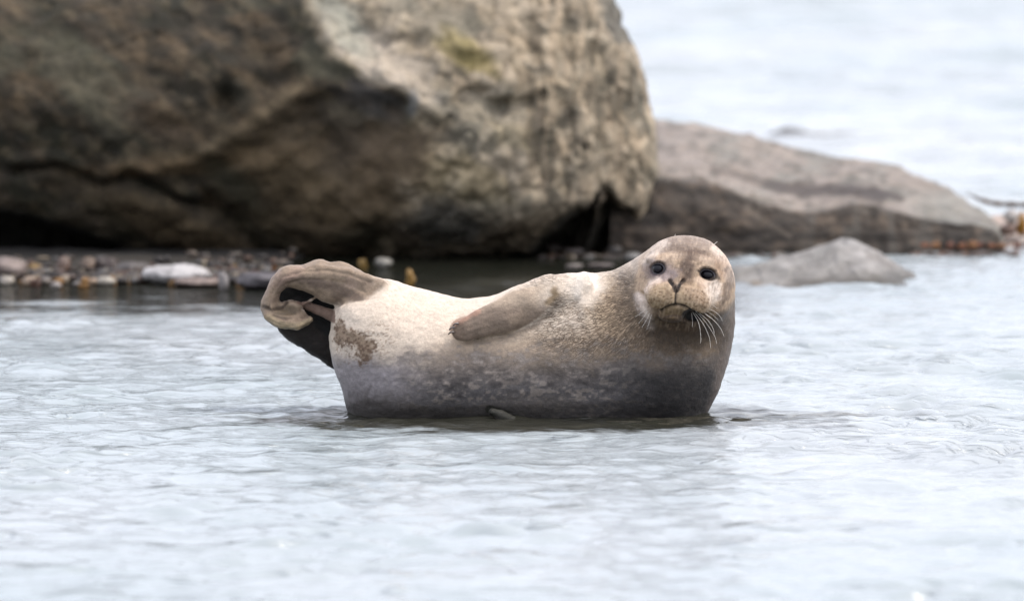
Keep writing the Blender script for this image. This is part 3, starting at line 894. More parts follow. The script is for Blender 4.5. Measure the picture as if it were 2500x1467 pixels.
        w_ = lid[:, 2].reshape(ns, nt_); base = w_.mean(1); sm = (np.roll(base, 1) + base + np.roll(base, -1) + np.roll(base, 2) + np.roll(base, -2)) / 5
        lid[:, 2] = (w_ - base[:, None] + sm[:, None]).ravel()
        fs = [(i * nt_ + k, i * nt_ + (k + 1) % nt_, ((i + 1) % ns) * nt_ + (k + 1) % nt_, ((i + 1) % ns) * nt_ + k) for i in range(ns) for k in range(nt_)]
        link('eyelid', mesh_from('eyelid', S.world(lid) - off, np.array(fs), LID.m), root)
    # ---- whiskers, brow hairs, claws: tapered tubes
    def tube(name, pts, r0, r1, mat, seg=6):
        P = spline(pts, False, 6)
        Vv, Ff = [], []
        for i, p in enumerate(P):
            d = P[min(i + 1, len(P) - 1)] - P[max(i - 1, 0)]; d /= np.linalg.norm(d) + 1e-9
            a = np.cross(d, (0, 0.3, 1.0)); a /= np.linalg.norm(a) + 1e-9; b_ = np.cross(d, a)
            rr = r0 + (r1 - r0) * i / (len(P) - 1)
            for k in range(seg):
                t = 2 * math.pi * k / seg
                Vv.append(p + rr * (math.cos(t) * a + math.sin(t) * b_))
        for i in range(len(P) - 1):
            for k in range(seg):
                Ff.append((i * seg + k, i * seg + (k + 1) % seg, (i + 1) * seg + (k + 1) % seg, (i + 1) * seg + k))
        return mesh_from(name, np.array(Vv), np.array(Ff), mat)
    def pt(pu, pv, w):
        a, b_, c_ = S.c(pu, pv, w)
        return S.world(np.array([[a, b_, c_]]))[0] - off
    wk = [[(1693, 762), (1708, 790), (1713, 825), (1712, 838)],
          [(1698, 764), (1718, 790), (1733, 822), (1737, 850)],
          [(1708, 764), (1728, 780), (1742, 800), (1746, 815)],
          [(1712, 758), (1740, 778), (1760, 800), (1770, 822)],
          [(1722, 752), (1742, 758), (1758, 770), (1766, 784)],
          [(1690, 764), (1692, 782), (1692, 798)],
          [(1716, 760), (1726, 768), (1736, 776)],
          [(1742, 745), (1750, 751), (1756, 753)],
          [(1582, 760), (1570, 778), (1560, 790)],
          [(1700, 760), (1724, 786), (1746, 820), (1752, 840)],
          [(1592, 768), (1586, 788), (1580, 806)],
          [(1578, 754), (1564, 766), (1552, 774)],
          [(1718, 756), (1738, 766), (1756, 782)],
          [(1588, 764), (1578, 784), (1568, 800)]]
    for i, p in enumerate(wk):
        n = len(p)
        P = [pt(q[0], q[1], -232 + (-14) * k if k else -226) for k, q in enumerate(p)]
        link('whisker', tube('whisker', P, 0.00034 if i < 5 else 0.00026, 0.00014, WHI.m), root)
    link('brow_hair', tube('brow_hair', [pt(1648, 582, -105), pt(1649, 574, -108), pt(1650, 570, -110)], 0.0006, 0.0003, WHI.m), root)
    link('brow_hair', tube('brow_hair', [pt(1744, 597, -105), pt(1749, 592, -108), pt(1753, 589, -110)], 0.0006, 0.0003, WHI.m), root)
    for q in ((1110, 791), (1101, 801), (1099, 812)):
        link('claw', tube('claw', [pt(q[0] + 8, q[1] - 1, -176), pt(q[0], q[1], -180), pt(q[0] - 5, q[1] + 5, -178)], 0.0035, 0.0016, CLAW.m, 8), root)

LID = N('eyelid_skin'); LID.b.inputs['Base Color'].default_value = (0.035, 0.03, 0.035, 1); LID.b.inputs['Roughness'].default_value = 0.35
WHI = N('whisker_white'); WHI.b.inputs['Base Color'].default_value = (0.92, 0.88, 0.80, 1); WHI.b.inputs['Roughness'].default_value = 0.4
CLAW = N('claw_horn'); CLAW.b.inputs['Base Color'].default_value = (0.09, 0.07, 0.06, 1); CLAW.b.inputs['Roughness'].default_value = 0.3
build_seal()

# ------------------------------------------------------------------ rock material
def rock_mat(name, rough=0.8, grain=60.0, bump=0.006, spec=0.3):
    m = N(name); b = m.b
    col = m.attr('stone').outputs[0]
    geo = m.n('ShaderNodeTexCoord').outputs['Object']
    n1 = m.noise(geo, grain * 0.25, 5, 0.65, 0.4); n2 = m.noise(geo, grain, 4, 0.65); v = m.voro(geo, grain * 0.35)
    c = m.mix(1.0, col, m.grey(m.map(n1, 0.3, 0.7, 0.72, 1.28, False)), 'MULTIPLY')
    c = m.mix(1.0, c, m.grey(m.map(n2, 0.3, 0.7, 0.82, 1.18, False)), 'MULTIPLY')
    m.set(b, 'Base Color', c)
    b.inputs['Roughness'].default_value = rough
    b.inputs['Specular IOR Level'].default_value = spec
    h = m.math('ADD', m.math('MULTIPLY', n1, 1.4), m.math('ADD', m.math('MULTIPLY', v, 0.8), m.math('MULTIPLY', n2, 0.5)))
    m.set(b, 'Normal', m.bump(h, bump, 0.9))
    return m.m
ROCK = rock_mat('boulder_stone', 0.85, 45, 0.008)
ROCK_WET = rock_mat('wet_stone', 0.5, 70, 0.005, 0.45)
ROCK_DULL = rock_mat('weedy_stone', 1.0, 70, 0.005, 0.02)
SLAB = rock_mat('slab_stone', 0.75, 40, 0.008)

# ------------------------------------------------------------------ the boulder
YB = 21.0
def build_boulder():
    S = Space(YB, -300, 1700, -240, 700, -470, 560, 8)
    ridge = spline([(735, -230), (740, -20), (830, 130), (930, 205), (1010, 250), (1060, 310), (1010, 400), (960, 520), (930, 640), (920, 720)], False, 5)
    def side_of(U, V):
        # > 0 left of the ridge
        xr = np.interp(V, ridge[:, 1], ridge[:, 0])
        return xr - U
    def off(U, V):
        U2 = U + 0 * V; V2 = V + 0 * U
        sh = U2.shape
        U2 = U2[..., 0]; V2 = V2[..., 0]
        g = np.zeros(U2.shape)
        sd = side_of(U2, V2)
        wl = sstep(0, 1, sd / 30)
        g += 0.21 * np.clip(sd, 0, 260) * (0.4 + 0.6 * sstep(700, 100, V2)) * wl      # the left face falls back from the ridge
        g += 0.20 * np.clip(V2 - 150, 0, 500) * sstep(900, 600, U2)                     # and leans over the water
        g += 60 * sstep(540, 655, V2) * sstep(1700, 1100, U2)                           # undercut foot
        # black hollow bottom left
        h = np.interp(U2, [-300, 0, 120, 280, 340, 380], [470, 492, 520, 572, 610, 700])
        g += 190 * sstep(-4, 34, V2 - h) * sstep(390, 300, U2)
        # hollow bottom right
        hp = poly_sd(U2, V2, spline([(1290, 640), (1310, 570), (1370, 515), (1440, 475), (1472, 432), (1500, 480), (1548, 525), (1545, 590), (1530, 650)]))
        g += 210 * sstep(-12, 34, hp)
        g -= 130 * np.exp(-(polyline_dist(U2, V2, [(1462, 470), (1450, 540), (1425, 600)]) / 22) ** 2) * sstep(0, 20, hp)
        # gap under the middle
        gp = poly_sd(U2, V2, [(955, 632), (1000, 622), (1120, 618), (1250, 600), (1290, 600), (1290, 720), (955, 720)])
        g += 150 * sstep(-10, 22, gp)
        # foot recess under the centre bulge
        g += 55 * np.exp(-(polyline_dist(U2, V2, [(880, 600), (940, 560), (990, 590), (960, 640)]) / 28) ** 2)
        # diagonal ledge with a drop beneath
        l1 = [(350, 382), (480, 385), (560, 330), (640, 280), (740, 205), (800, 180)]
        g -= 18 * np.exp(-(polyline_dist(U2, V2, l1) / 26) ** 2)
        g += 12 * np.exp(-(polyline_dist(U2, V2, [(p[0] + 25, p[1] + 45) for p in l1]) / 26) ** 2)
        # triangular lower slab bottom left
        l2 = [(330, 470), (440, 500), (520, 560), (600, 620)]
        g -= 26 * np.exp(-(polyline_dist(U2, V2, l2) / 40) ** 2)
        g += 45 * np.exp(-(polyline_dist(U2, V2, [(520, 470), (570, 520), (640, 590)]) / 22) ** 2)
        # crack
        ck = spline([(60, 400), (150, 390), (215, 415), (270, 432), (335, 412), (400, 440), (455, 472), (520, 490)], False, 5)
        g += 34 * np.exp(-(polyline_dist(U2, V2, ck) / 10) ** 2)
        g -= 16 * np.exp(-(polyline_dist(U2, V2, ck - np.array([0, 22])) / 16) ** 2)
        # dark pocket
        g += 45 * np.exp(-(((U2 - 565) / 26) ** 2 + ((V2 - 230) / 40) ** 2))
        # flutes on the right
        fl = sstep(1180, 1330, U2)
        g += 20 * fl * fbm(U2 / 34, V2 / 190, 0 * U2, 71, 3)
        for cx, v0, v1, a in ((1380, 180, 430, 14), (1475, 120, 440, 22), (1545, 300, 460, 24), (1240, 300, 500, 16)):
            g += a * np.exp(-((U2 - cx - 12 * vnoise(V2 / 60, 0 * V2, 0 * V2, cx)) / 14) ** 2) * sstep(v0 - 40, v0 + 30, V2) * sstep(v1 + 30, v1 - 30, V2)
        # steps on the bright upper face
        g -= 28 * np.exp(-(polyline_dist(U2, V2, [(800, 60), (900, 150), (1000, 190), (1080, 230)]) / 34) ** 2)
        g += 22 * np.exp(-(polyline_dist(U2, V2, [(850, 60), (930, 95), (1030, 90)]) / 18) ** 2)
        g += 20 * np.exp(-(polyline_dist(U2, V2, [(1050, 215), (1090, 235), (1170, 200), (1230, 260)]) / 15) ** 2)
        g += 26 * np.exp(-(polyline_dist(U2, V2, [(1230, 240), (1290, 235), (1320, 220)]) / 15) ** 2)
        # general relief
        g += 30 * fbm(U2 / 170, V2 / 120, 0 * U2, 72, 3) + 12 * fbm(U2 / 48, V2 / 36, 0 * U2, 73, 3)
        return g[..., None].reshape(sh)
    S.inflate([(-280, 60), (-150, -40), (200, -75), (700, -95), (1150, -85), (1400, -60), (1470, -40), (1502, 0), (1530, 80), (1562, 140), (1580, 200), (1582, 260), (1602, 320), (1608, 400), (1602, 470),
               (1580, 540), (1566, 610), (1570, 695), (1300, 698), (400, 698), (-200, 698), (-290, 400)], 430, wc=30, depth=0.95, k=1, blur=60, soft=220, off=off, n=5)
    V, Q = S.mesh(1)
    Nn = vnormals(V, Q)
    u, v = proj(*V.T)
    x, y, z = V.T
    # stony facets
    d1, d2, val = worley(x * 15, y * 15, z * 13, 5)
    e1, e2, val2 = worley(x * 34, y * 34, z * 28, 9)
    g1, g2, val3 = worley(x * 8 + 0.5 * vnoise(x * 9, y * 9, z * 9, 2), y * 8, z * 6.5 + 0.5 * vnoise(x * 9, y * 9, z * 9, 4), 19)
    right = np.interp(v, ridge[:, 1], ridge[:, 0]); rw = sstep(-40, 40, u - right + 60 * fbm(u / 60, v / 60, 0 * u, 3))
    disp = 0.022 * (val3 - 0.5) * (0.6 + 0.4 * rw)  + 0.010 * (val - 0.5) * rw + 0.004 * (val2 - 0.5) + 0.030 * fbm(x * 3.2, y * 3.2, z * 3.2, 80, 4) + 0.006 * fbm(x * 14, y * 14, z * 14, 84, 3) - 0.004 * np.exp(-((d2 - d1) / 0.12) ** 2) * rw - 0.008 * np.exp(-((g2 - g1) / 0.10) ** 2) * rw
    V = V + Nn * disp[:, None]
    ru, rv = (u * 0.8 + v * 0.6), (v * 0.8 - u * 0.6)
    n1 = fbm(ru / 170, rv / 70, y * 4, 91, 4); n2 = fbm(ru / 48, rv / 24, y * 9, 92, 4); n3 = fbm(u / 200, v / 140, y * 3, 93, 3)
    nv = fbm(u / 18, v / 90, y * 5, 94, 3)
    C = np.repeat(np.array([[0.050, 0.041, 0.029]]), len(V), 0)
    def paint(w, col, a=1.0):
        nonlocal C
        w = np.clip(w * a, 0, 1)[:, None]; C = C * (1 - w) + np.array(col)[None, :] * w
    def ew(cu, cv, ru, rv, rot=0, soft=0.5, nz=0.4):
        ca, sa = math.cos(rot), math.sin(rot); a, b = u - cu, v - cv
        return sstep(1 + soft, 1 - soft, np.hypot((a * ca + b * sa) / ru, (-a * sa + b * ca) / rv) + nz * n2 + nz * n1)
    # dark side: algae brown, olive, slate, with the undercut face's shade painted in
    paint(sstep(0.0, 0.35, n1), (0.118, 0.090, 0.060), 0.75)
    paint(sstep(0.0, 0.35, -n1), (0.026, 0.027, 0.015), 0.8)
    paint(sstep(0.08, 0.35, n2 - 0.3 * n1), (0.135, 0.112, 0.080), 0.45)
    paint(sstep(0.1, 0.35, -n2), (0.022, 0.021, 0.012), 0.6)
    paint(sstep(0.05, 0.35, n3) * (v < 330), (0.085, 0.090, 0.068), 0.5)
    paint(sstep(450, 640, v) * sstep(600, 1000, u + 60 * n1) * sstep(1000, 800, u), (0.085, 0.062, 0.038), 0.5)
    paint(np.exp(-((polyline_dist(u, v, [(370, 378), (480, 385), (560, 335), (640, 283), (740, 205)]) + 12 * n2) / 15) ** 2) * sstep(-0.5, 0.1, n1), (0.20, 0.165, 0.115), 0.6)  # light on the up-facing ledge painted in
    paint(ew(480, 400, 260, 26, -0.1, 0.6, 0.6) * (v < 430), (0.17, 0.125, 0.078), 0.6)
    paint(ew(500, 590, 200, 40, 0.45, 0.6, 0.5), (0.16, 0.125, 0.083), 0.7)
    paint(ew(215, 540, 60, 18, 0.3, 0.6, 0.8), (0.15, 0.125, 0.10), 0.5)
    paint(ew(300, 250, 200, 40, 0.5, 0.6, 0.6), (0.11, 0.085, 0.068), 0.4)
    paint(ew(780, 460, 230, 110, 0.5, 0.7, 0.7), (0.165, 0.128, 0.085), 0.7)  # lit central bulge painted lighter
    paint(ew(180, 180, 170, 60, 0.6, 0.7, 0.8), (0.110, 0.108, 0.082), 0.6)
    paint(ew(430, 560, 220, 34, 0.42, 0.7, 0.7), (0.175, 0.140, 0.098), 0.6)
    paint(ew(560, 230, 60, 50, 0.0, 0.7, 0.8), (0.022, 0.022, 0.013), 0.7)
    paint(ew(560, 430, 90, 26, 0.7, 0.7, 0.8), (0.024, 0.026, 0.014), 0.7)
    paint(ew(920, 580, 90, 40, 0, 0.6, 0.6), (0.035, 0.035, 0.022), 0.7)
    # bright side
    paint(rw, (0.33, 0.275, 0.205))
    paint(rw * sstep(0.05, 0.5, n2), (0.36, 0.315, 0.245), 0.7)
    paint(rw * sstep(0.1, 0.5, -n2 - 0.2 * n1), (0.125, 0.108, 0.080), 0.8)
    paint(rw * sstep(0.55, 0.7, val3 + 0.2 * n2), (0.40, 0.35, 0.285), 0.55)
    paint(rw * sstep(0.35, 0.2, val3 + 0.2 * n2), (0.14, 0.125, 0.10), 0.6)
    paint(rw * (val > 0.62), (0.42, 0.37, 0.30), 0.45)
    paint(rw * (val < 0.25), (0.12, 0.112, 0.09), 0.6)
    paint(rw * (val2 > 0.75), (0.40, 0.35, 0.27), 0.28)
    paint(rw * (val2 < 0.2), (0.11, 0.10, 0.08), 0.4)
    paint(rw * sstep(0.0, 0.4, n3), (0.24, 0.235, 0.20), 0.35)
    paint(rw * sstep(1200, 1340, u) * sstep(0.05, 0.35, nv), (0.42, 0.345, 0.26), 0.6)
    paint(rw * sstep(1200, 1340, u) * sstep(0.05, 0.35, -nv), (0.10, 0.080, 0.055), 0.7)
    # pale broken face, with the lit edge's highlight painted in
    paint(rw * ew(925, 155, 175, 80, 0.62, 0.4, 0.5), (0.47, 0.42, 0.36), 0.75)
    paint(rw * ew(840, 60, 90, 40, 0.9, 0.5, 0.5), (0.33, 0.34, 0.30), 0.7)
    paint(rw * ew(1060, 60, 90, 50, 0.2, 0.5, 0.6), (0.40, 0.37, 0.31), 0.45)
    paint(rw * ew(1130, 60, 70, 22, 0.1, 0.5, 0.6), (0.17, 0.16, 0.13), 0.6)
    paint(rw * ew(1130, 125, 75, 30, 0.5, 0.6, 0.6), (0.27, 0.225, 0.09), 0.7)      # lichen
    paint(rw * ew(1100, 430, 120, 45, 0.3, 0.7, 0.7), (0.37, 0.31, 0.19), 0.5)
    paint(rw * ew(1240, 330, 60, 30, 0.3, 0.6, 0.7), (0.38, 0.33, 0.23), 0.5)
    paint(ew(905, 250, 85, 42, 0.4, 0.4, 0.4), (0.052, 0.050, 0.052), 0.85)
    paint(ew(1010, 250, 14, 34, 0.1, 0.5, 0.4), (0.20, 0.22, 0.25), 0.6)
    paint(ew(850, 340, 60, 90, -0.2, 0.5, 0.6), (0.085, 0.070, 0.055), 0.6)
    paint(ew(960, 380, 90, 80, 0.2, 0.6, 0.6), (0.16, 0.125, 0.090), 0.7)
    # wet, weed-darkened foot, and the hollows' shade painted in
    foot = np.interp(u, [-300, 700, 900, 1060, 1200, 1320, 1450, 1560, 1620], [300, 430, 490, 500, 520, 520, 470, 560, 520])
    fw = sstep(-40, 55, v - foot + 50 * n1 + 25 * n2)
    paint(fw * rw, (0.125, 0.098, 0.068), 0.85)
    paint(ew(1090, 545, 100, 52, 0, 0.5, 0.5), (0.075, 0.080, 0.080), 0.7)
    paint(ew(1340, 560, 60, 50, -0.8, 0.5, 0.5), (0.15, 0.120, 0.085), 0.5)
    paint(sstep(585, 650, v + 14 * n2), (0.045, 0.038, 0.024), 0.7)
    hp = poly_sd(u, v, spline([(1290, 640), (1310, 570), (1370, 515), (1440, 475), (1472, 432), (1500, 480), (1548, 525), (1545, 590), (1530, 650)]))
    paint(sstep(0, 22, hp + 8 * n2), (0.022, 0.020, 0.014), 0.9)  # right hollow's shade painted in
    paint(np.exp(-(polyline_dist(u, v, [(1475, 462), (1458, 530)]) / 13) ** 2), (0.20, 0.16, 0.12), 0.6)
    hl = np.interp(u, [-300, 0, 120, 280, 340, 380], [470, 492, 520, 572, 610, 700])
    paint(sstep(0, 20, v - hl + 6 * n2) * (u < 380), (0.012, 0.012, 0.008), 0.9)  # left hollow's shade painted in
    paint(sstep(1440, 1480, u + 20 * n1 - 0.35 * v) * (v < 110), (0.17, 0.165, 0.15), 0.8)
    C = 0.80 * np.clip(C * (1 + 0.15 * n2)[:, None], 0.003, 0.75) ** 1.15
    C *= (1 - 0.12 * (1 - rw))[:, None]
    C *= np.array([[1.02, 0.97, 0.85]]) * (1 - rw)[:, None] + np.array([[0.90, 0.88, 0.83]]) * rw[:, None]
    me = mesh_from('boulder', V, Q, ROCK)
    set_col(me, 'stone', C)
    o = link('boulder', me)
    recentre(o)
    o['label'] = 'huge dark boulder behind the seal with a pale craggy right side'
    o['category'] = 'boulder'
build_boulder()

# ------------------------------------------------------------------ low rocks built from their profiles
def loft(name, us, curves, mat, paint, rel=0.01, nu=260, nv=16, seed=0, tail=0.5, props=None, fac=12):
    """curves: from the waterline up: (v as function of u given by points, depth D). Rows between them are interpolated."""
    U = np.linspace(us[0], us[1], nu)
    prof = []
    for cv, D in curves:
        cv = np.array(cv, float)
        vv = np.interp(U, cv[:, 0], cv[:, 1])
        Dd = np.interp(U, np.array(D, float)[:, 0], np.array(D, float)[:, 1]) if not np.isscalar(D) else np.full(nu, float(D))
        # smooth kinks
        k = np.hanning(9); k /= k.sum()
        vv = np.convolve(np.pad(vv, 4, mode='edge'), k, 'valid')
        xx, yy, zz = at(U, vv, Dd)
        prof.append(np.stack([xx, yy, zz], 1))
    first = prof[0].copy(); first[:, 2] = -0.12; first[:, 1] -= 0.02
    last = prof[-1].copy(); last[:, 2] = -0.15; last[:, 1] += tail
    mid_ = prof[-1].copy(); mid_[:, 2] *= 0.75; mid_[:, 1] += tail * 0.45
    prof = [first] + prof + [mid_, last]
    rows = []
    for i in range(len(prof) - 1):
        p0 = prof[max(i - 1, 0)]; p1 = prof[i]; p2 = prof[i + 1]; p3 = prof[min(i + 2, len(prof) - 1)]
        for k in range(nv):
            t = k / nv
            if 0 < i < len(prof) - 3:
                rows.append(p1 * (1 - t) + p2 * t * 1.0 + 0.0 * p0)
            else:
                rows.append(p1 * (1 - t) + p2 * t)
    rows.append(prof[-1])
    G = np.array(rows)                                     # rows x nu x 3
    for _ in range(3):
        G[1:-1] = 0.25 * G[:-2] + 0.5 * G[1:-1] + 0.25 * G[2:]
    nr = G.shape[0]
    V = G.reshape(-1, 3)
    a = (np.arange(nr - 1)[:, None] * nu + np.arange(nu - 1)[None, :]).ravel()
    Q = np.stack([a, a + 1, a + nu + 1, a + nu], 1)
    Nn = vnormals(V, Q)
    x, y, z = V.T
    dd, d2, val = worley(x * fac, y * fac * 0.7, z * fac * 1.6, seed)
    disp = rel * (1.6 * fbm(x * 4, y * 4, z * 9, seed, 4) + 0.8 * (val - 0.5) + 0.7 * fbm(x * 16, y * 12, z * 26, seed + 9, 3))
    disp = disp + rel * 0.9 * fbm(x * 3, y * 6, z * 40, seed + 21, 3)
    edge = np.minimum(1, np.minimum(np.tile(np.arange(nu), nr), nu - 1 - np.tile(np.arange(nu), nr)) / 8)
    V = V + Nn * (disp * edge)[:, None]
    u, v = proj(*V.T)
    me = mesh_from(name, V, Q, mat)
    set_col(me, 'stone', 0.52 * np.clip(paint(u, v, V, Nn), 0.004, 0.7))
    o = link(name, me)
    recentre(o)
    for k, q in (props or {}).items():
        o[k] = q
    return o

class P2:
    def __init__(s, u, v, base, sd=0, sc_=1.0):
        s.u, s.v = u, v; s.C = np.repeat(np.array([base]), len(u), 0)
        s.n1 = fbm(u / (80 * sc_), v / (34 * sc_), 0 * u, sd, 4); s.n2 = fbm(u / (26 * sc_), v / (13 * sc_), 0 * u, sd + 7, 4)
    def p(s, w, c, a=1.0):
        w = np.clip(w * a, 0, 1)[:, None]; s.C = s.C * (1 - w) + np.array(c)[None] * w
    def line(s, pts, wd, nz=0.3):
        return sstep(1.6, 0.4, polyline_dist(s.u, s.v, pts) / wd + nz * s.n2)

edge_pts = [(1500, 425), (1600, 430), (1700, 436), (1760, 448), (1850, 492), (1950, 516), (2000, 512), (2080, 492), (2140, 496), (2210, 520), (2330, 540), (2400, 548), (2436, 560), (2450, 590)]
crest_pts = [(1500, 290), (1600, 287), (1700, 298), (1800, 318), (1870, 340), (1960, 368), (2060, 385), (2180, 405), (2270, 436), (2340, 480), (2400, 512), (2436, 545), (2450, 592)]
mid1 = [(a, b - (b - np.interp(a, [q[0] for q in crest_pts], [q[1] for q in crest_pts])) * 0.42) for a, b in edge_pts]
mid2 = [(a, b - (b - np.interp(a, [q[0] for q in crest_pts], [q[1] for q in crest_pts])) * 0.75) for a, b in edge_pts]
def slab_paint(u, v, V, Nn):
    k = P2(u, v, (0.33, 0.28, 0.235), 101)
    el = np.interp(u, [q[0] for q in edge_pts], [q[1] for q in edge_pts])
    k.p(sstep(0.0, 0.5, k.n1), (0.36, 0.31, 0.275), 0.6)
    k.p(sstep(0.0, 0.5, -k.n1), (0.235, 0.235, 0.205), 0.6)
    k.p(sstep(0.05, 0.4, -k.n2), (0.15, 0.135, 0.112), 0.65)
    k.p(sstep(440, 500, k.v) * sstep(2150, 2300, k.u), (0.27, 0.27, 0.235), 0.6)
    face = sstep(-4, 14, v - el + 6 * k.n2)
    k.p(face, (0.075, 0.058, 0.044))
    k.p(sstep(0.1, 0.5, fbm(u / 160, (v - el * 0.8) / 9, 0 * u, 133, 3)) * (1 - face), (0.19, 0.155, 0.125), 0.6)
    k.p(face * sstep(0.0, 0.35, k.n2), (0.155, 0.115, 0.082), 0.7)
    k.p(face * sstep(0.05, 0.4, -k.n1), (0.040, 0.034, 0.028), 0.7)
    nv = fbm(u / 22, v / 120, 0 * u, 131, 3)
    k.p(face * sstep(0.0, 0.4, nv) * sstep(1930, 2000, u), (0.115, 0.105, 0.09), 0.6)
    k.p(face * sstep(0.0, 0.4, -nv) * sstep(2050, 2120, u), (0.028, 0.022, 0.016), 0.7)
    k.p(k.line([(1905, 458), (1980, 466), (2050, 462), (2110, 470), (2150, 484)], 15) + k.line([(2130, 464), (2200, 486)], 9), (0.075, 0.058, 0.048), 0.95)
    k.p(k.line([(1740, 412), (1800, 430), (1870, 450), (1900, 456)], 8), (0.12, 0.092, 0.072), 0.8)
    k.p(k.line([(1880, 450), (1890, 455)], 14), (0.10, 0.08, 0.065), 0.8)
    k.p(k.line([(1820, 505), (1870, 540), (1930, 580)], 5, 0.6), (0.20, 0.165, 0.13), 0.6)
    return k.C * (1 + 0.1 * k.n2)[:, None]
base_pts = [(1500, 604), (1700, 606), (2100, 606), (2240, 602), (2440, 600), (2450, 600)]
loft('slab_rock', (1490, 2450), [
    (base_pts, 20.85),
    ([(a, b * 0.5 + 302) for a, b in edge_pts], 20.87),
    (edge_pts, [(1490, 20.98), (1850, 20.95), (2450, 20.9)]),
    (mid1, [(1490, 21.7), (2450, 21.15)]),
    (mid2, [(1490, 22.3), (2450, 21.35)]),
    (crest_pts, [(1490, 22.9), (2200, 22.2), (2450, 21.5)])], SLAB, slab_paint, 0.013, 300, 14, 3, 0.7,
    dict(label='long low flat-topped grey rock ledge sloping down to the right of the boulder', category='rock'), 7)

# far awash reef behind the slab
far_base = [(1850, 338), (2210, 338)]
def reef_paint(u, v, V, Nn):
    k = P2(u, v, (0.16, 0.155, 0.15), 111)
    return k.C
Df = ground_D(338)
loft('reef_rock', (1862, 2200), [
    ([(1862, 345), (2200, 345)], ground_D(345)),
    ([(1862, 341), (1890, 322), (1920, 313), (1950, 317), (2000, 326), (2060, 328), (2110, 330), (2150, 334), (2200, 341)], Df + 0.2)], SLAB, reef_paint, 0.012, 120, 6, 13, 0.5,
    dict(label='thin dark strip of reef breaking the water beyond the long low ledge', category='reef'), 5)

# small pale rock to the right of the seal
def small_paint(u, v, V, Nn):
    k = P2(u, v, (0.31, 0.295, 0.27), 121)
    k.p(sstep(0.0, 0.5, k.n1), (0.47, 0.445, 0.42), 0.6)
    k.p(sstep(0.1, 0.5, -k.n2), (0.23, 0.215, 0.195), 0.6)
    lo = sstep(655, 690, v + 14 * k.n1 + 10 * k.n2) * sstep(1900, 1960, u)
    k.p(lo, (0.10, 0.090, 0.078), 0.9)
    k.p(sstep(690, 704, v + 5 * k.n2), (0.115, 0.10, 0.08), 0.8)
    k.p(sstep(2120, 2180, u) * sstep(640, 660, v), (0.17, 0.165, 0.155), 0.6)
    k.p(sstep(1, 0, np.hypot((u - 1845) / 24, (v - 690) / 8)), (0.26, 0.18, 0.10), 0.7)
    k.p(k.line([(2120, 628), (2150, 636), (2180, 650)], 8), (0.17, 0.15, 0.13), 0.6)
    return k.C
loft('small_rock', (1770, 2258), [
    ([(1770, 704), (1850, 706), (2050, 712), (2200, 702), (2258, 698)], [(1770, 19.35), (2050, 19.3), (2258, 19.45)]),
    ([(1770, 702), (1850, 692), (1950, 678), (2050, 672), (2110, 668), (2180, 682), (2230, 692), (2258, 698)], 19.45),
    ([(1770, 700), (1830, 672), (1900, 655), (1980, 640), (2050, 628), (2110, 632), (2160, 655), (2210, 678), (2240, 690), (2258, 698)], 19.62),
    ([(1770, 698), (1800, 664), (1840, 648), (1900, 633), (1960, 616), (2000, 601), (2040, 588), (2070, 583), (2100, 590), (2128, 615), (2160, 630), (2200, 652), (2230, 675), (2250, 690), (2258, 697)], [(1770, 19.6), (2060, 20.0), (2258, 19.6)])],
    SLAB, small_paint, 0.013, 200, 10, 23, 0.5,
    dict(label='small pale grey peaked rock poking out of the water beside the seal\'s head', category='rock'), 10)

# rock just awash at the seal, and a mound added for the tail's reflection
def awash_paint(u, v, V, Nn):
    k = P2(u, v, (0.085, 0.080, 0.062), 141, 0.4)
    k.p(sstep(0.0, 0.5, k.n2), (0.16, 0.15, 0.115), 0.6)
    k.p(sstep(0.0, 0.5, -k.n1), (0.04, 0.036, 0.028), 0.6)
    return k.C
def awash(name, cx, cy, rx, ry, top, props, seed, rot=0.0):
    nu, nv = 150, 50
    a, b = np.meshgrid(np.linspace(-1, 1, nu), np.linspace(-1, 1, nv), indexing='xy')
    X = a * rx; Y = b * ry
    Zz = top - 0.06 * sstep(0.55, 1.15, np.hypot(a, b) + 0.18 * fbm(a * 2.5, b * 2, 0 * a, seed)) + 0.008 * fbm(X * 9, Y * 14, 0 * X, seed + 1, 4)
    ca, sa = math.cos(rot), math.sin(rot)
    V = np.stack([cx + X * ca - Y * sa, cy + X * sa + Y * ca, Zz], 2).reshape(-1, 3)
    i = (np.arange(nv - 1)[:, None] * nu + np.arange(nu - 1)[None, :]).ravel()
    Q = np.stack([i, i + 1, i + nu + 1, i + nu], 1)
    u, v = proj(*V.T)
    me = mesh_from(name, V, Q, ROCK_DULL)
    set_col(me, 'stone', 0.35 * awash_paint(u, v, V, None))
    o = link(name, me); recentre(o)
    for k, q in props.items():
        o[k] = q
awash('awash_mound', 0.42, 14.93, 0.34, 0.13, 0.000, dict(label='olive grey rock top just awash under the seal\'s chest', category='rock'), 201)
awash('awash_mound', -0.49, 14.78, 0.15, 0.10, -0.003, dict(label='dark wet rock patch just awash below the seal\'s raised tail', category='rock'), 221, 0.1)

# ------------------------------------------------------------------ shore: bank, shingle, stones, weed
def plain_rock_mat(name, col, rough=0.6, var=0.3, sc_=60):
    m = N(name); b = m.b
    geo = m.n('ShaderNodeTexCoord').outputs['Object']
    n1 = m.noise(geo, sc_ * 0.3, 4, 0.6, 0.3); n2 = m.noise(geo, sc_ * 1.7, 3, 0.6)
    c = m.mix(1.0, (*col, 1), m.grey(m.map(n1, 0.3, 0.7, 1 - var, 1 + var, False)), 'MULTIPLY')
    c = m.mix(1.0, c, m.grey(m.map(n2, 0.3, 0.7, 1 - var * 0.6, 1 + var * 0.6, False)), 'MULTIPLY')
    m.set(b, 'Base Color', c); b.inputs['Roughness'].default_value = rough
    m.set(b, 'Normal', m.bump(m.math('ADD', n1, n2), 0.003, 0.8))
    return m.m

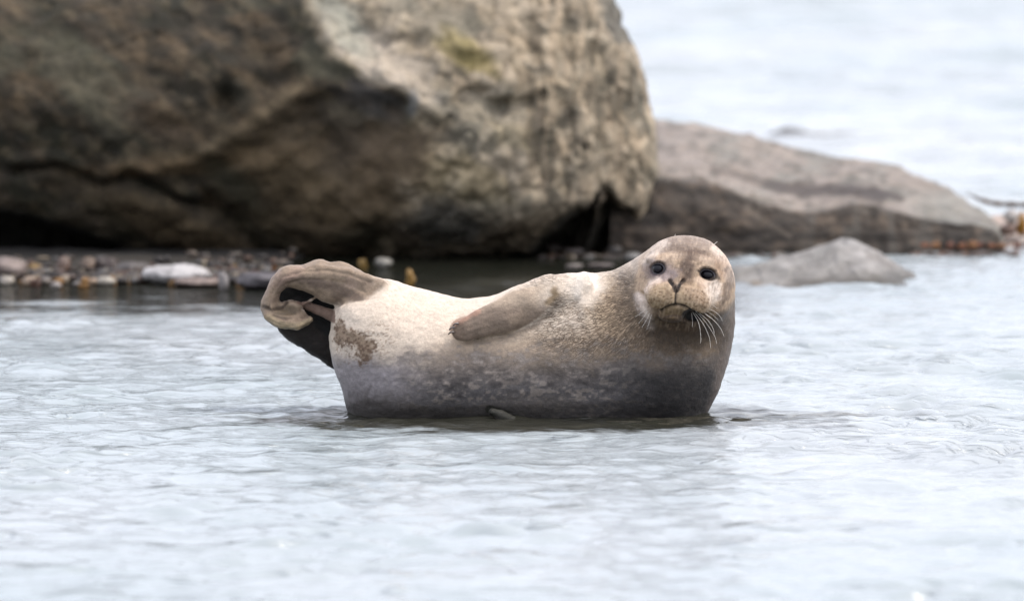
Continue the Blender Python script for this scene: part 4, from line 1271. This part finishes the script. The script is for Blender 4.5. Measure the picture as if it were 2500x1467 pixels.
def build_bank():
    # low muddy bank under the stones, left of the boulder's foot
    nx, ny = 220, 50
    X, Y = np.meshgrid(np.linspace(-2.85, -0.55, nx), np.linspace(19.25, 21.4, ny), indexing='xy')
    Z = 0.05 * sstep(19.4, 20.4, Y) - 0.035 + 0.02 * fbm(X * 4, Y * 4, 0 * X, 5, 4) - 0.08 * sstep(-0.9, -0.55, X) - 0.06 * sstep(19.5, 19.25, Y) - 0.12 * sstep(-2.55 + 0.25, -2.75, X + 0.1 * fbm(Y * 3, X, 0 * X, 8, 3)) - 0.12 * sstep(20.9, 21.35, Y)
    V = np.stack([X, Y, Z], 2).reshape(-1, 3)
    i = (np.arange(ny - 1)[:, None] * nx + np.arange(nx - 1)[None, :]).ravel()
    Q = np.stack([i, i + 1, i + nx + 1, i + nx], 1)
    link('shore', mesh_from('shore', V, Q, plain_rock_mat('shore_mud', (0.016, 0.013, 0.009), 1.0)), kind='structure')
    X, Y = np.meshgrid(np.linspace(1.40, 4.2, nx), np.linspace(20.6, 23.4, ny), indexing='xy')
    Z = -0.05 + 0.10 * sstep(20.75, 21.6, Y) * sstep(1.45, 2.0, X) + 0.03 * fbm(X * 4, Y * 4, 0 * X, 6, 4) - 0.10 * sstep(22.2, 23.3, Y)
    V = np.stack([X, Y, Z], 2).reshape(-1, 3)
    link('shore', mesh_from('shore', V, Q, plain_rock_mat('shore_gravel', (0.26, 0.20, 0.16), 0.7)), kind='structure')
build_bank()

def blob(name, cu, cv, w, h, col, D=None, depth=0.8, seed=0, rough=0.55, mat=None, bumpy=0.18, res=(20, 12), square=2.0):
    """an uneven stone whose centre is seen at (cu, cv) and that is w x h photo pixels large"""
    if D is None:
        D = ground_D(cv + h * 0.5) + 0.05
    seg, rings = res
    th = np.linspace(0, 2 * np.pi, seg, endpoint=False); ph = np.linspace(0, np.pi, rings + 1)
    P, T = np.meshgrid(ph, th, indexing='ij')
    x, y, z = np.sin(P) * np.cos(T), np.sin(P) * np.sin(T), np.cos(P)
    rr = 1 + bumpy * fbm(x * 1.5 + seed, y * 1.5, z * 1.5, seed, 3) + bumpy * 0.5 * fbm(x * 4 + seed, y * 4, z * 4, seed + 5, 2)
    s = D / F
    x0, y0, z0 = at(cu, cv, D)
    V = np.stack([x * rr * w / 2 * s, y * rr * w / 2 * s * depth, z * rr * h / 2 * s], 2).reshape(-1, 3)
    Q = []
    for i in range(rings):
        for j in range(seg):
            Q.append((i * seg + j, (i + 1) * seg + j, (i + 1) * seg + (j + 1) % seg, i * seg + (j + 1) % seg))
    lc = lin(*col) * (0.36 if w < 100 else 0.42); lc = 0.55 * lc + 0.45 * lc.mean() * np.array([1.08, 0.99, 0.88])
    mat = mat or plain_rock_mat(name, tuple(float(c) for c in lc), rough, 0.45, 90)
    me = mesh_from(name, V, np.array(Q), mat)
    o = link(name, me)
    o.location = (float(x0), float(y0), float(z0))
    return o

def weed(name, cu, cv, w, h, col, D=None, n=5, seed=0):
    """a heap of small rounded weed fronds in one mesh, narrower towards the top"""
    r = np.random.RandomState(seed + 40)
    if D is None:
        D = ground_D(cv + h * 0.5) + 0.03
    s = D / F
    x0, y0, z0 = at(cu, cv + h * 0.5, D)
    seg, rings = 8, 6
    th = np.linspace(0, 2 * np.pi, seg, endpoint=False); ph = np.linspace(0, np.pi, rings + 1)
    P, T = np.meshgrid(ph, th, indexing='ij')
    x, y, z = (np.sin(P) * np.cos(T)).ravel(), (np.sin(P) * np.sin(T)).ravel(), np.cos(P).ravel()
    base = np.array([(i * seg + j, (i + 1) * seg + j, (i + 1) * seg + (j + 1) % seg, i * seg + (j + 1) % seg) for i in range(rings) for j in range(seg)])
    Vv, Ff = [], []
    for k in range(n * 3):
        t = r.uniform(0, 1) ** 1.2
        a = r.uniform(0.13, 0.26) * min(w, h) * s * (1.15 - 0.3 * t)
        e = a * r.uniform(1.3, 2.4)
        ox = r.normal(0, 0.11) * w * (1 - 0.45 * t) * s; oy = r.normal(0, 0.2) * w * s
        oz = t * (h * s - e)
        ti = r.normal(0, 0.5)
        rr = 1 + 0.25 * vnoise(x * 2 + k, y * 2, z * 2, seed)
        vx, vy, vz = x * a * rr, y * a * rr * 0.6, z * e * rr
        Ff.append(base + len(Vv) * len(x))
        Vv.append(np.stack([ox + vx * math.cos(ti) + vz * math.sin(ti), oy + vy, oz + e * 0.6 - vx * math.sin(ti) + vz * math.cos(ti)], 1))
    m = N('weed'); m.b.inputs['Base Color'].default_value = (*[float(c) for c in lin(*col) * 0.42], 1); m.b.inputs['Roughness'].default_value = 0.45
    o = link(name, mesh_from(name, np.vstack(Vv), np.vstack(Ff), m.m))
    o.location = (float(x0), float(y0), float(z0) - 0.002)
    return o

def tag(o, label, cat, group=None):
    o['label'] = label; o['category'] = cat
    if group:
        o['group'] = group
    return o

GL, GM, GR = 'stones on the shore at the left foot of the boulder', 'stones under the boulder', 'stones at the right end of the ledge'
S_ = [  # kind, u, v, w, h, colour, label, group
    ('s', 8, 658, 120, 56, (150, 125, 115), 'large mauve brown stone cut by the left edge of the photo', GL),
    ('s', 52, 669, 48, 26, (178, 172, 172), 'light grey stone leaning on the large mauve stone', GL),
    ('w', 86, 660, 56, 34, (158, 124, 62), 'ochre weed clump between the mauve stone and the cream slab', GL),
    ('s', 120, 664, 54, 17, (205, 188, 142), 'flat cream stone lying across the ochre weed', GL),
    ('s', 155, 650, 38, 44, (150, 108, 84), 'upright reddish stone right of the flat cream stone', GL),
    ('s', 20, 686, 36, 24, (222, 208, 186), 'round whitish stone at the water, farthest left', GL),
    ('s', 74, 687, 42, 26, (208, 168, 124), 'peach coloured stone at the water below the ochre weed', GL),
    ('s', 158, 683, 24, 26, (205, 178, 140), 'narrow cream stone at the foot of the reddish stone', GL),
    ('s', 137, 697, 28, 20, (190, 178, 172), 'small pale stone lowest in the water left of the cream one', GL),
    ('s', 112, 688, 30, 20, (150, 135, 120), 'small grey brown stone between peach and pale stones', GL),
    ('s', 216, 650, 46, 44, (150, 112, 78), 'round speckled brown stone under the black hollow', GL),
    ('s', 262, 650, 66, 44, (70, 36, 20), 'dark rust red stone right of the round brown stone', GL),
    ('s', 322, 656, 110, 36, (104, 96, 94), 'broad dull grey stone behind the white flat stone', GL),
    ('s', 430, 670, 166, 50, (206, 206, 210), 'big flat white stone on the shore', GL),
    ('s', 497, 650, 18, 30, (200, 178, 130), 'thin cream stone standing on the white flat stone', GL),
    ('s', 482, 690, 118, 24, (156, 126, 112), 'low pinkish brown stone under the white flat stone', GL),
    ('w', 526, 683, 32, 16, (150, 88, 34), 'rust orange weed on the low pinkish stone', GL),
    ('w', 578, 660, 24, 22, (190, 148, 42), 'yellow weed tuft above the pale mauve stones', GL),
    ('s', 546, 688, 26, 46, (176, 168, 170), 'pale speckled stone at the left end of the slate stone', GL),
    ('s', 603, 672, 54, 22, (150, 140, 150), 'pale mauve stone lying on the slate stone', GL),
    ('s', 640, 686, 124, 44, (92, 84, 94), 'dark slate stone beside the seal\'s hind flipper', GL),
    ('w', 674, 655, 26, 22, (190, 118, 36), 'orange weed behind the seal\'s raised hind flipper', GL),
    ('s', 226, 688, 36, 20, (210, 168, 120), 'peach stone at the water below the round brown stone', GL),
    ('s', 260, 687, 48, 24, (216, 206, 184), 'cream stone at the water below the rust red stone', GL),
    ('s', 190, 694, 30, 14, (140, 134, 128), 'small grey stone between two peach stones', GL),
    ('s', 305, 686, 44, 13, (150, 148, 144), 'thin grey stone awash right of the cream stone', GL),
    ('s', 936, 642, 46, 28, (168, 166, 152), 'pale grey stone behind the seal\'s hips', GM),
    ('w', 884, 644, 40, 22, (140, 108, 30), 'olive yellow weed left of the pale grey stone', GM),
    ('w', 1000, 678, 28, 36, (186, 142, 62), 'golden yellow weed sticking up behind the seal\'s back', GM),
    ('s', 1352, 606, 44, 20, (124, 106, 100), 'mauve brown stone at the mouth of the right hollow', GM),
    ('s', 1400, 614, 60, 20, (132, 118, 112), 'grey mauve stone in front of the right hollow', GM),
    ('s', 1402, 650, 44, 14, (150, 136, 128), 'low pale stone in the dark water behind the seal\'s shoulder', GM),
    ('s', 1465, 648, 74, 13, (118, 100, 94), 'long low brown stone behind the seal\'s neck', GM),
    ('s', 1500, 610, 44, 22, (110, 104, 100), 'grey stone at the right side of the hollow', GM),
    ('s', 1545, 628, 46, 24, (140, 140, 138), 'grey stone in the water left of the seal\'s head', GM),
    ('s', 1796, 606, 34, 16, (170, 158, 156), 'pale stone at the ledge foot right of the seal\'s head', GR),
    ('s', 1834, 608, 36, 16, (140, 132, 132), 'grey stone at the ledge foot left of the lime weed', GR),
    ('w', 1882, 613, 36, 12, (160, 158, 30), 'lime green weed at the foot of the ledge', GR),
    ('s', 2118, 602, 70, 18, (160, 140, 130), 'pinkish stone behind the small peaked rock', GR),
    ('s', 2262, 598, 30, 20, (172, 160, 156), 'pale stone at the left end of the orange weed line', GR),
    ('s', 2340, 594, 60, 16, (178, 160, 148), 'flat pale stone in the orange weed line', GR),
    ('s', 2424, 590, 34, 22, (160, 134, 120), 'pinkish stone at the tip of the ledge', GR),
    ('s', 2468, 528, 40, 34, (226, 218, 212), 'whitish stone on top of the bank under the dark branch', GR),
    ('w', 2494, 540, 28, 60, (196, 140, 36), 'golden weed clump at the right edge of the photo', GR),
    ('s', 2462, 560, 44, 28, (166, 120, 96), 'reddish stone below the whitish stone', GR),
    ('s', 2488, 590, 40, 24, (196, 180, 170), 'pale pink stone at the water, farthest right', GR),
    ('s', 2450, 584, 26, 20, (150, 104, 74), 'small rusty stone beside the pale pink stone', GR),
]
for i, (kd, cu, cv, w, h, col, lab, grp) in enumerate(S_):
    D = None
    if cu > 2300 and cv < 575:
        D = 21.3
    if kd == 's':
        tag(blob('stone', cu, cv, w, h, col, D=D, seed=i * 3 + 1, bumpy=0.3 if w > 60 else 0.22, res=(24, 14) if w > 60 else (14, 9)), lab, 'stone', grp)
    else:
        tag(weed('seaweed', cu, cv, w, h, col, D=D, seed=i, n=9 if w > 30 else 6), lab, 'seaweed')

rw_ = np.random.RandomState(77)
for k in range(38):
    cu = rw_.uniform(-10, 350) if k % 3 else rw_.uniform(350, 640); cv = 692 - abs(rw_.normal(0, 20)); w = rw_.uniform(22, 64)
    tag(weed('seaweed', cu, cv, w, rw_.uniform(10, 26), [(150, 112, 60), (110, 66, 36), (88, 52, 30), (170, 124, 60), (120, 92, 60)][k % 5], seed=200 + k, n=7),
        'small brown weed clump among the stones at the boulder\'s left foot', 'seaweed', 'brown weed among the shore stones')
for k in range(9):
    cu = 2260 + k * 27 + rw_.uniform(-8, 8)
    tag(weed('seaweed', cu, 599 - rw_.uniform(0, 4), rw_.uniform(34, 60), rw_.uniform(9, 16), [(160, 96, 52), (176, 120, 70), (130, 76, 48)][k % 3], D=20.72, seed=300 + k, n=7),
        'low rust brown weed in the line at the right end of the ledge', 'seaweed', 'rust brown weed line by the ledge')

# shingle nobody could count
def shingle(name, area, n, cols, seed):
    r = np.random.RandomState(seed)
    Vv, Qq, Cc = [], [], []
    seg, rings = 8, 5
    th = np.linspace(0, 2 * np.pi, seg, endpoint=False); ph = np.linspace(0, np.pi, rings + 1)
    P, T = np.meshgrid(ph, th, indexing='ij')
    x, y, z = (np.sin(P) * np.cos(T)).ravel(), (np.sin(P) * np.sin(T)).ravel(), np.cos(P).ravel()
    base = np.array([(i * seg + j, (i + 1) * seg + j, (i + 1) * seg + (j + 1) % seg, i * seg + (j + 1) % seg) for i in range(rings) for j in range(seg)])
    for k in range(n):
        X, Y, Z = area(r)
        a, b, c = r.uniform(0.010, 0.030), r.uniform(0.010, 0.026), r.uniform(0.006, 0.015)
        t = r.uniform(0, 3.14); rr = 1 + 0.18 * vnoise(x * 1.7 + k, y * 1.7, z * 1.7, 3)
        vx, vy, vz = x * a * rr, y * b * rr, z * c * rr
        V = np.stack([X + vx * math.cos(t) - vy * math.sin(t), Y + vx * math.sin(t) + vy * math.cos(t), Z + vz], 1)
        Qq.append(base + len(Vv) * len(V)); Vv.append(V)
        col = lin(*cols[r.randint(len(cols))]) * r.uniform(0.07, 0.22)
        Cc.append(np.repeat(col[None], len(V), 0))
    me = mesh_from(name, np.vstack(Vv), np.vstack(Qq), ROCK_WET)
    set_col(me, 'stone', np.vstack(Cc))
    link(name, me, kind='stuff')
pal = [(120, 100, 85), (90, 80, 75), (150, 130, 110), (190, 170, 140), (70, 50, 35), (130, 90, 60), (160, 155, 150)]
shingle('shingle', lambda r: ((lambda X, Y: (X, Y, 0.012 + 0.045 * (Y - 19.45)))(r.uniform(-2.2, -0.8), 19.45 + abs(r.normal(0, 0.32)))), 420, pal, 4)
pal2 = [(190, 165, 150), (170, 120, 90), (150, 95, 60), (210, 200, 195), (180, 120, 50), (140, 120, 110)]
shingle('shingle', lambda r: ((lambda X, Y: (X, Y, max(0.0, -0.04 + 0.10 * min(1, (Y - 20.75) / 0.85) * min(1, (X - 1.4) / 0.5))))(r.uniform(1.52, 2.6), 20.75 + abs(r.normal(0, 0.35)))), 420, pal2, 5)
shingle('shingle', lambda r: ((lambda X, Y: (X, Y, 0.003))(r.uniform(0.1, 1.1), 20.6 + abs(r.normal(0, 0.1)))), 110, pal, 6)

# dark branch on the bank, right
def branch():
    pts = [(2362, 474), (2378, 481), (2400, 490), (2430, 497), (2465, 499), (2510, 500), (2580, 497), (2640, 506)]
    D = 21.9
    P = spline([list(map(float, at(a, b, D))) for a, b in pts], False, 5)
    Vv, Ff = [], []; seg = 8
    for i, p in enumerate(P):
        rr = 0.0035 + 0.0065 * sstep(0, 12, i) + 0.002 * math.sin(i * 1.3)
        for k in range(seg):
            t = 2 * math.pi * k / seg
            Vv.append((p[0], p[1] + rr * math.cos(t), p[2] + rr * math.sin(t)))
    for i in range(len(P) - 1):
        for k in range(seg):
            Ff.append((i * seg + k, (i + 1) * seg + k, (i + 1) * seg + (k + 1) % seg, i * seg + (k + 1) % seg))
    o = link('branch', mesh_from('branch', np.array(Vv), np.array(Ff), plain_rock_mat('bark', (0.075, 0.05, 0.035), 0.7)))
    recentre(o)
    tag(o, 'thin dark curved branch lying across the stony bank at the right edge', 'branch')
branch()
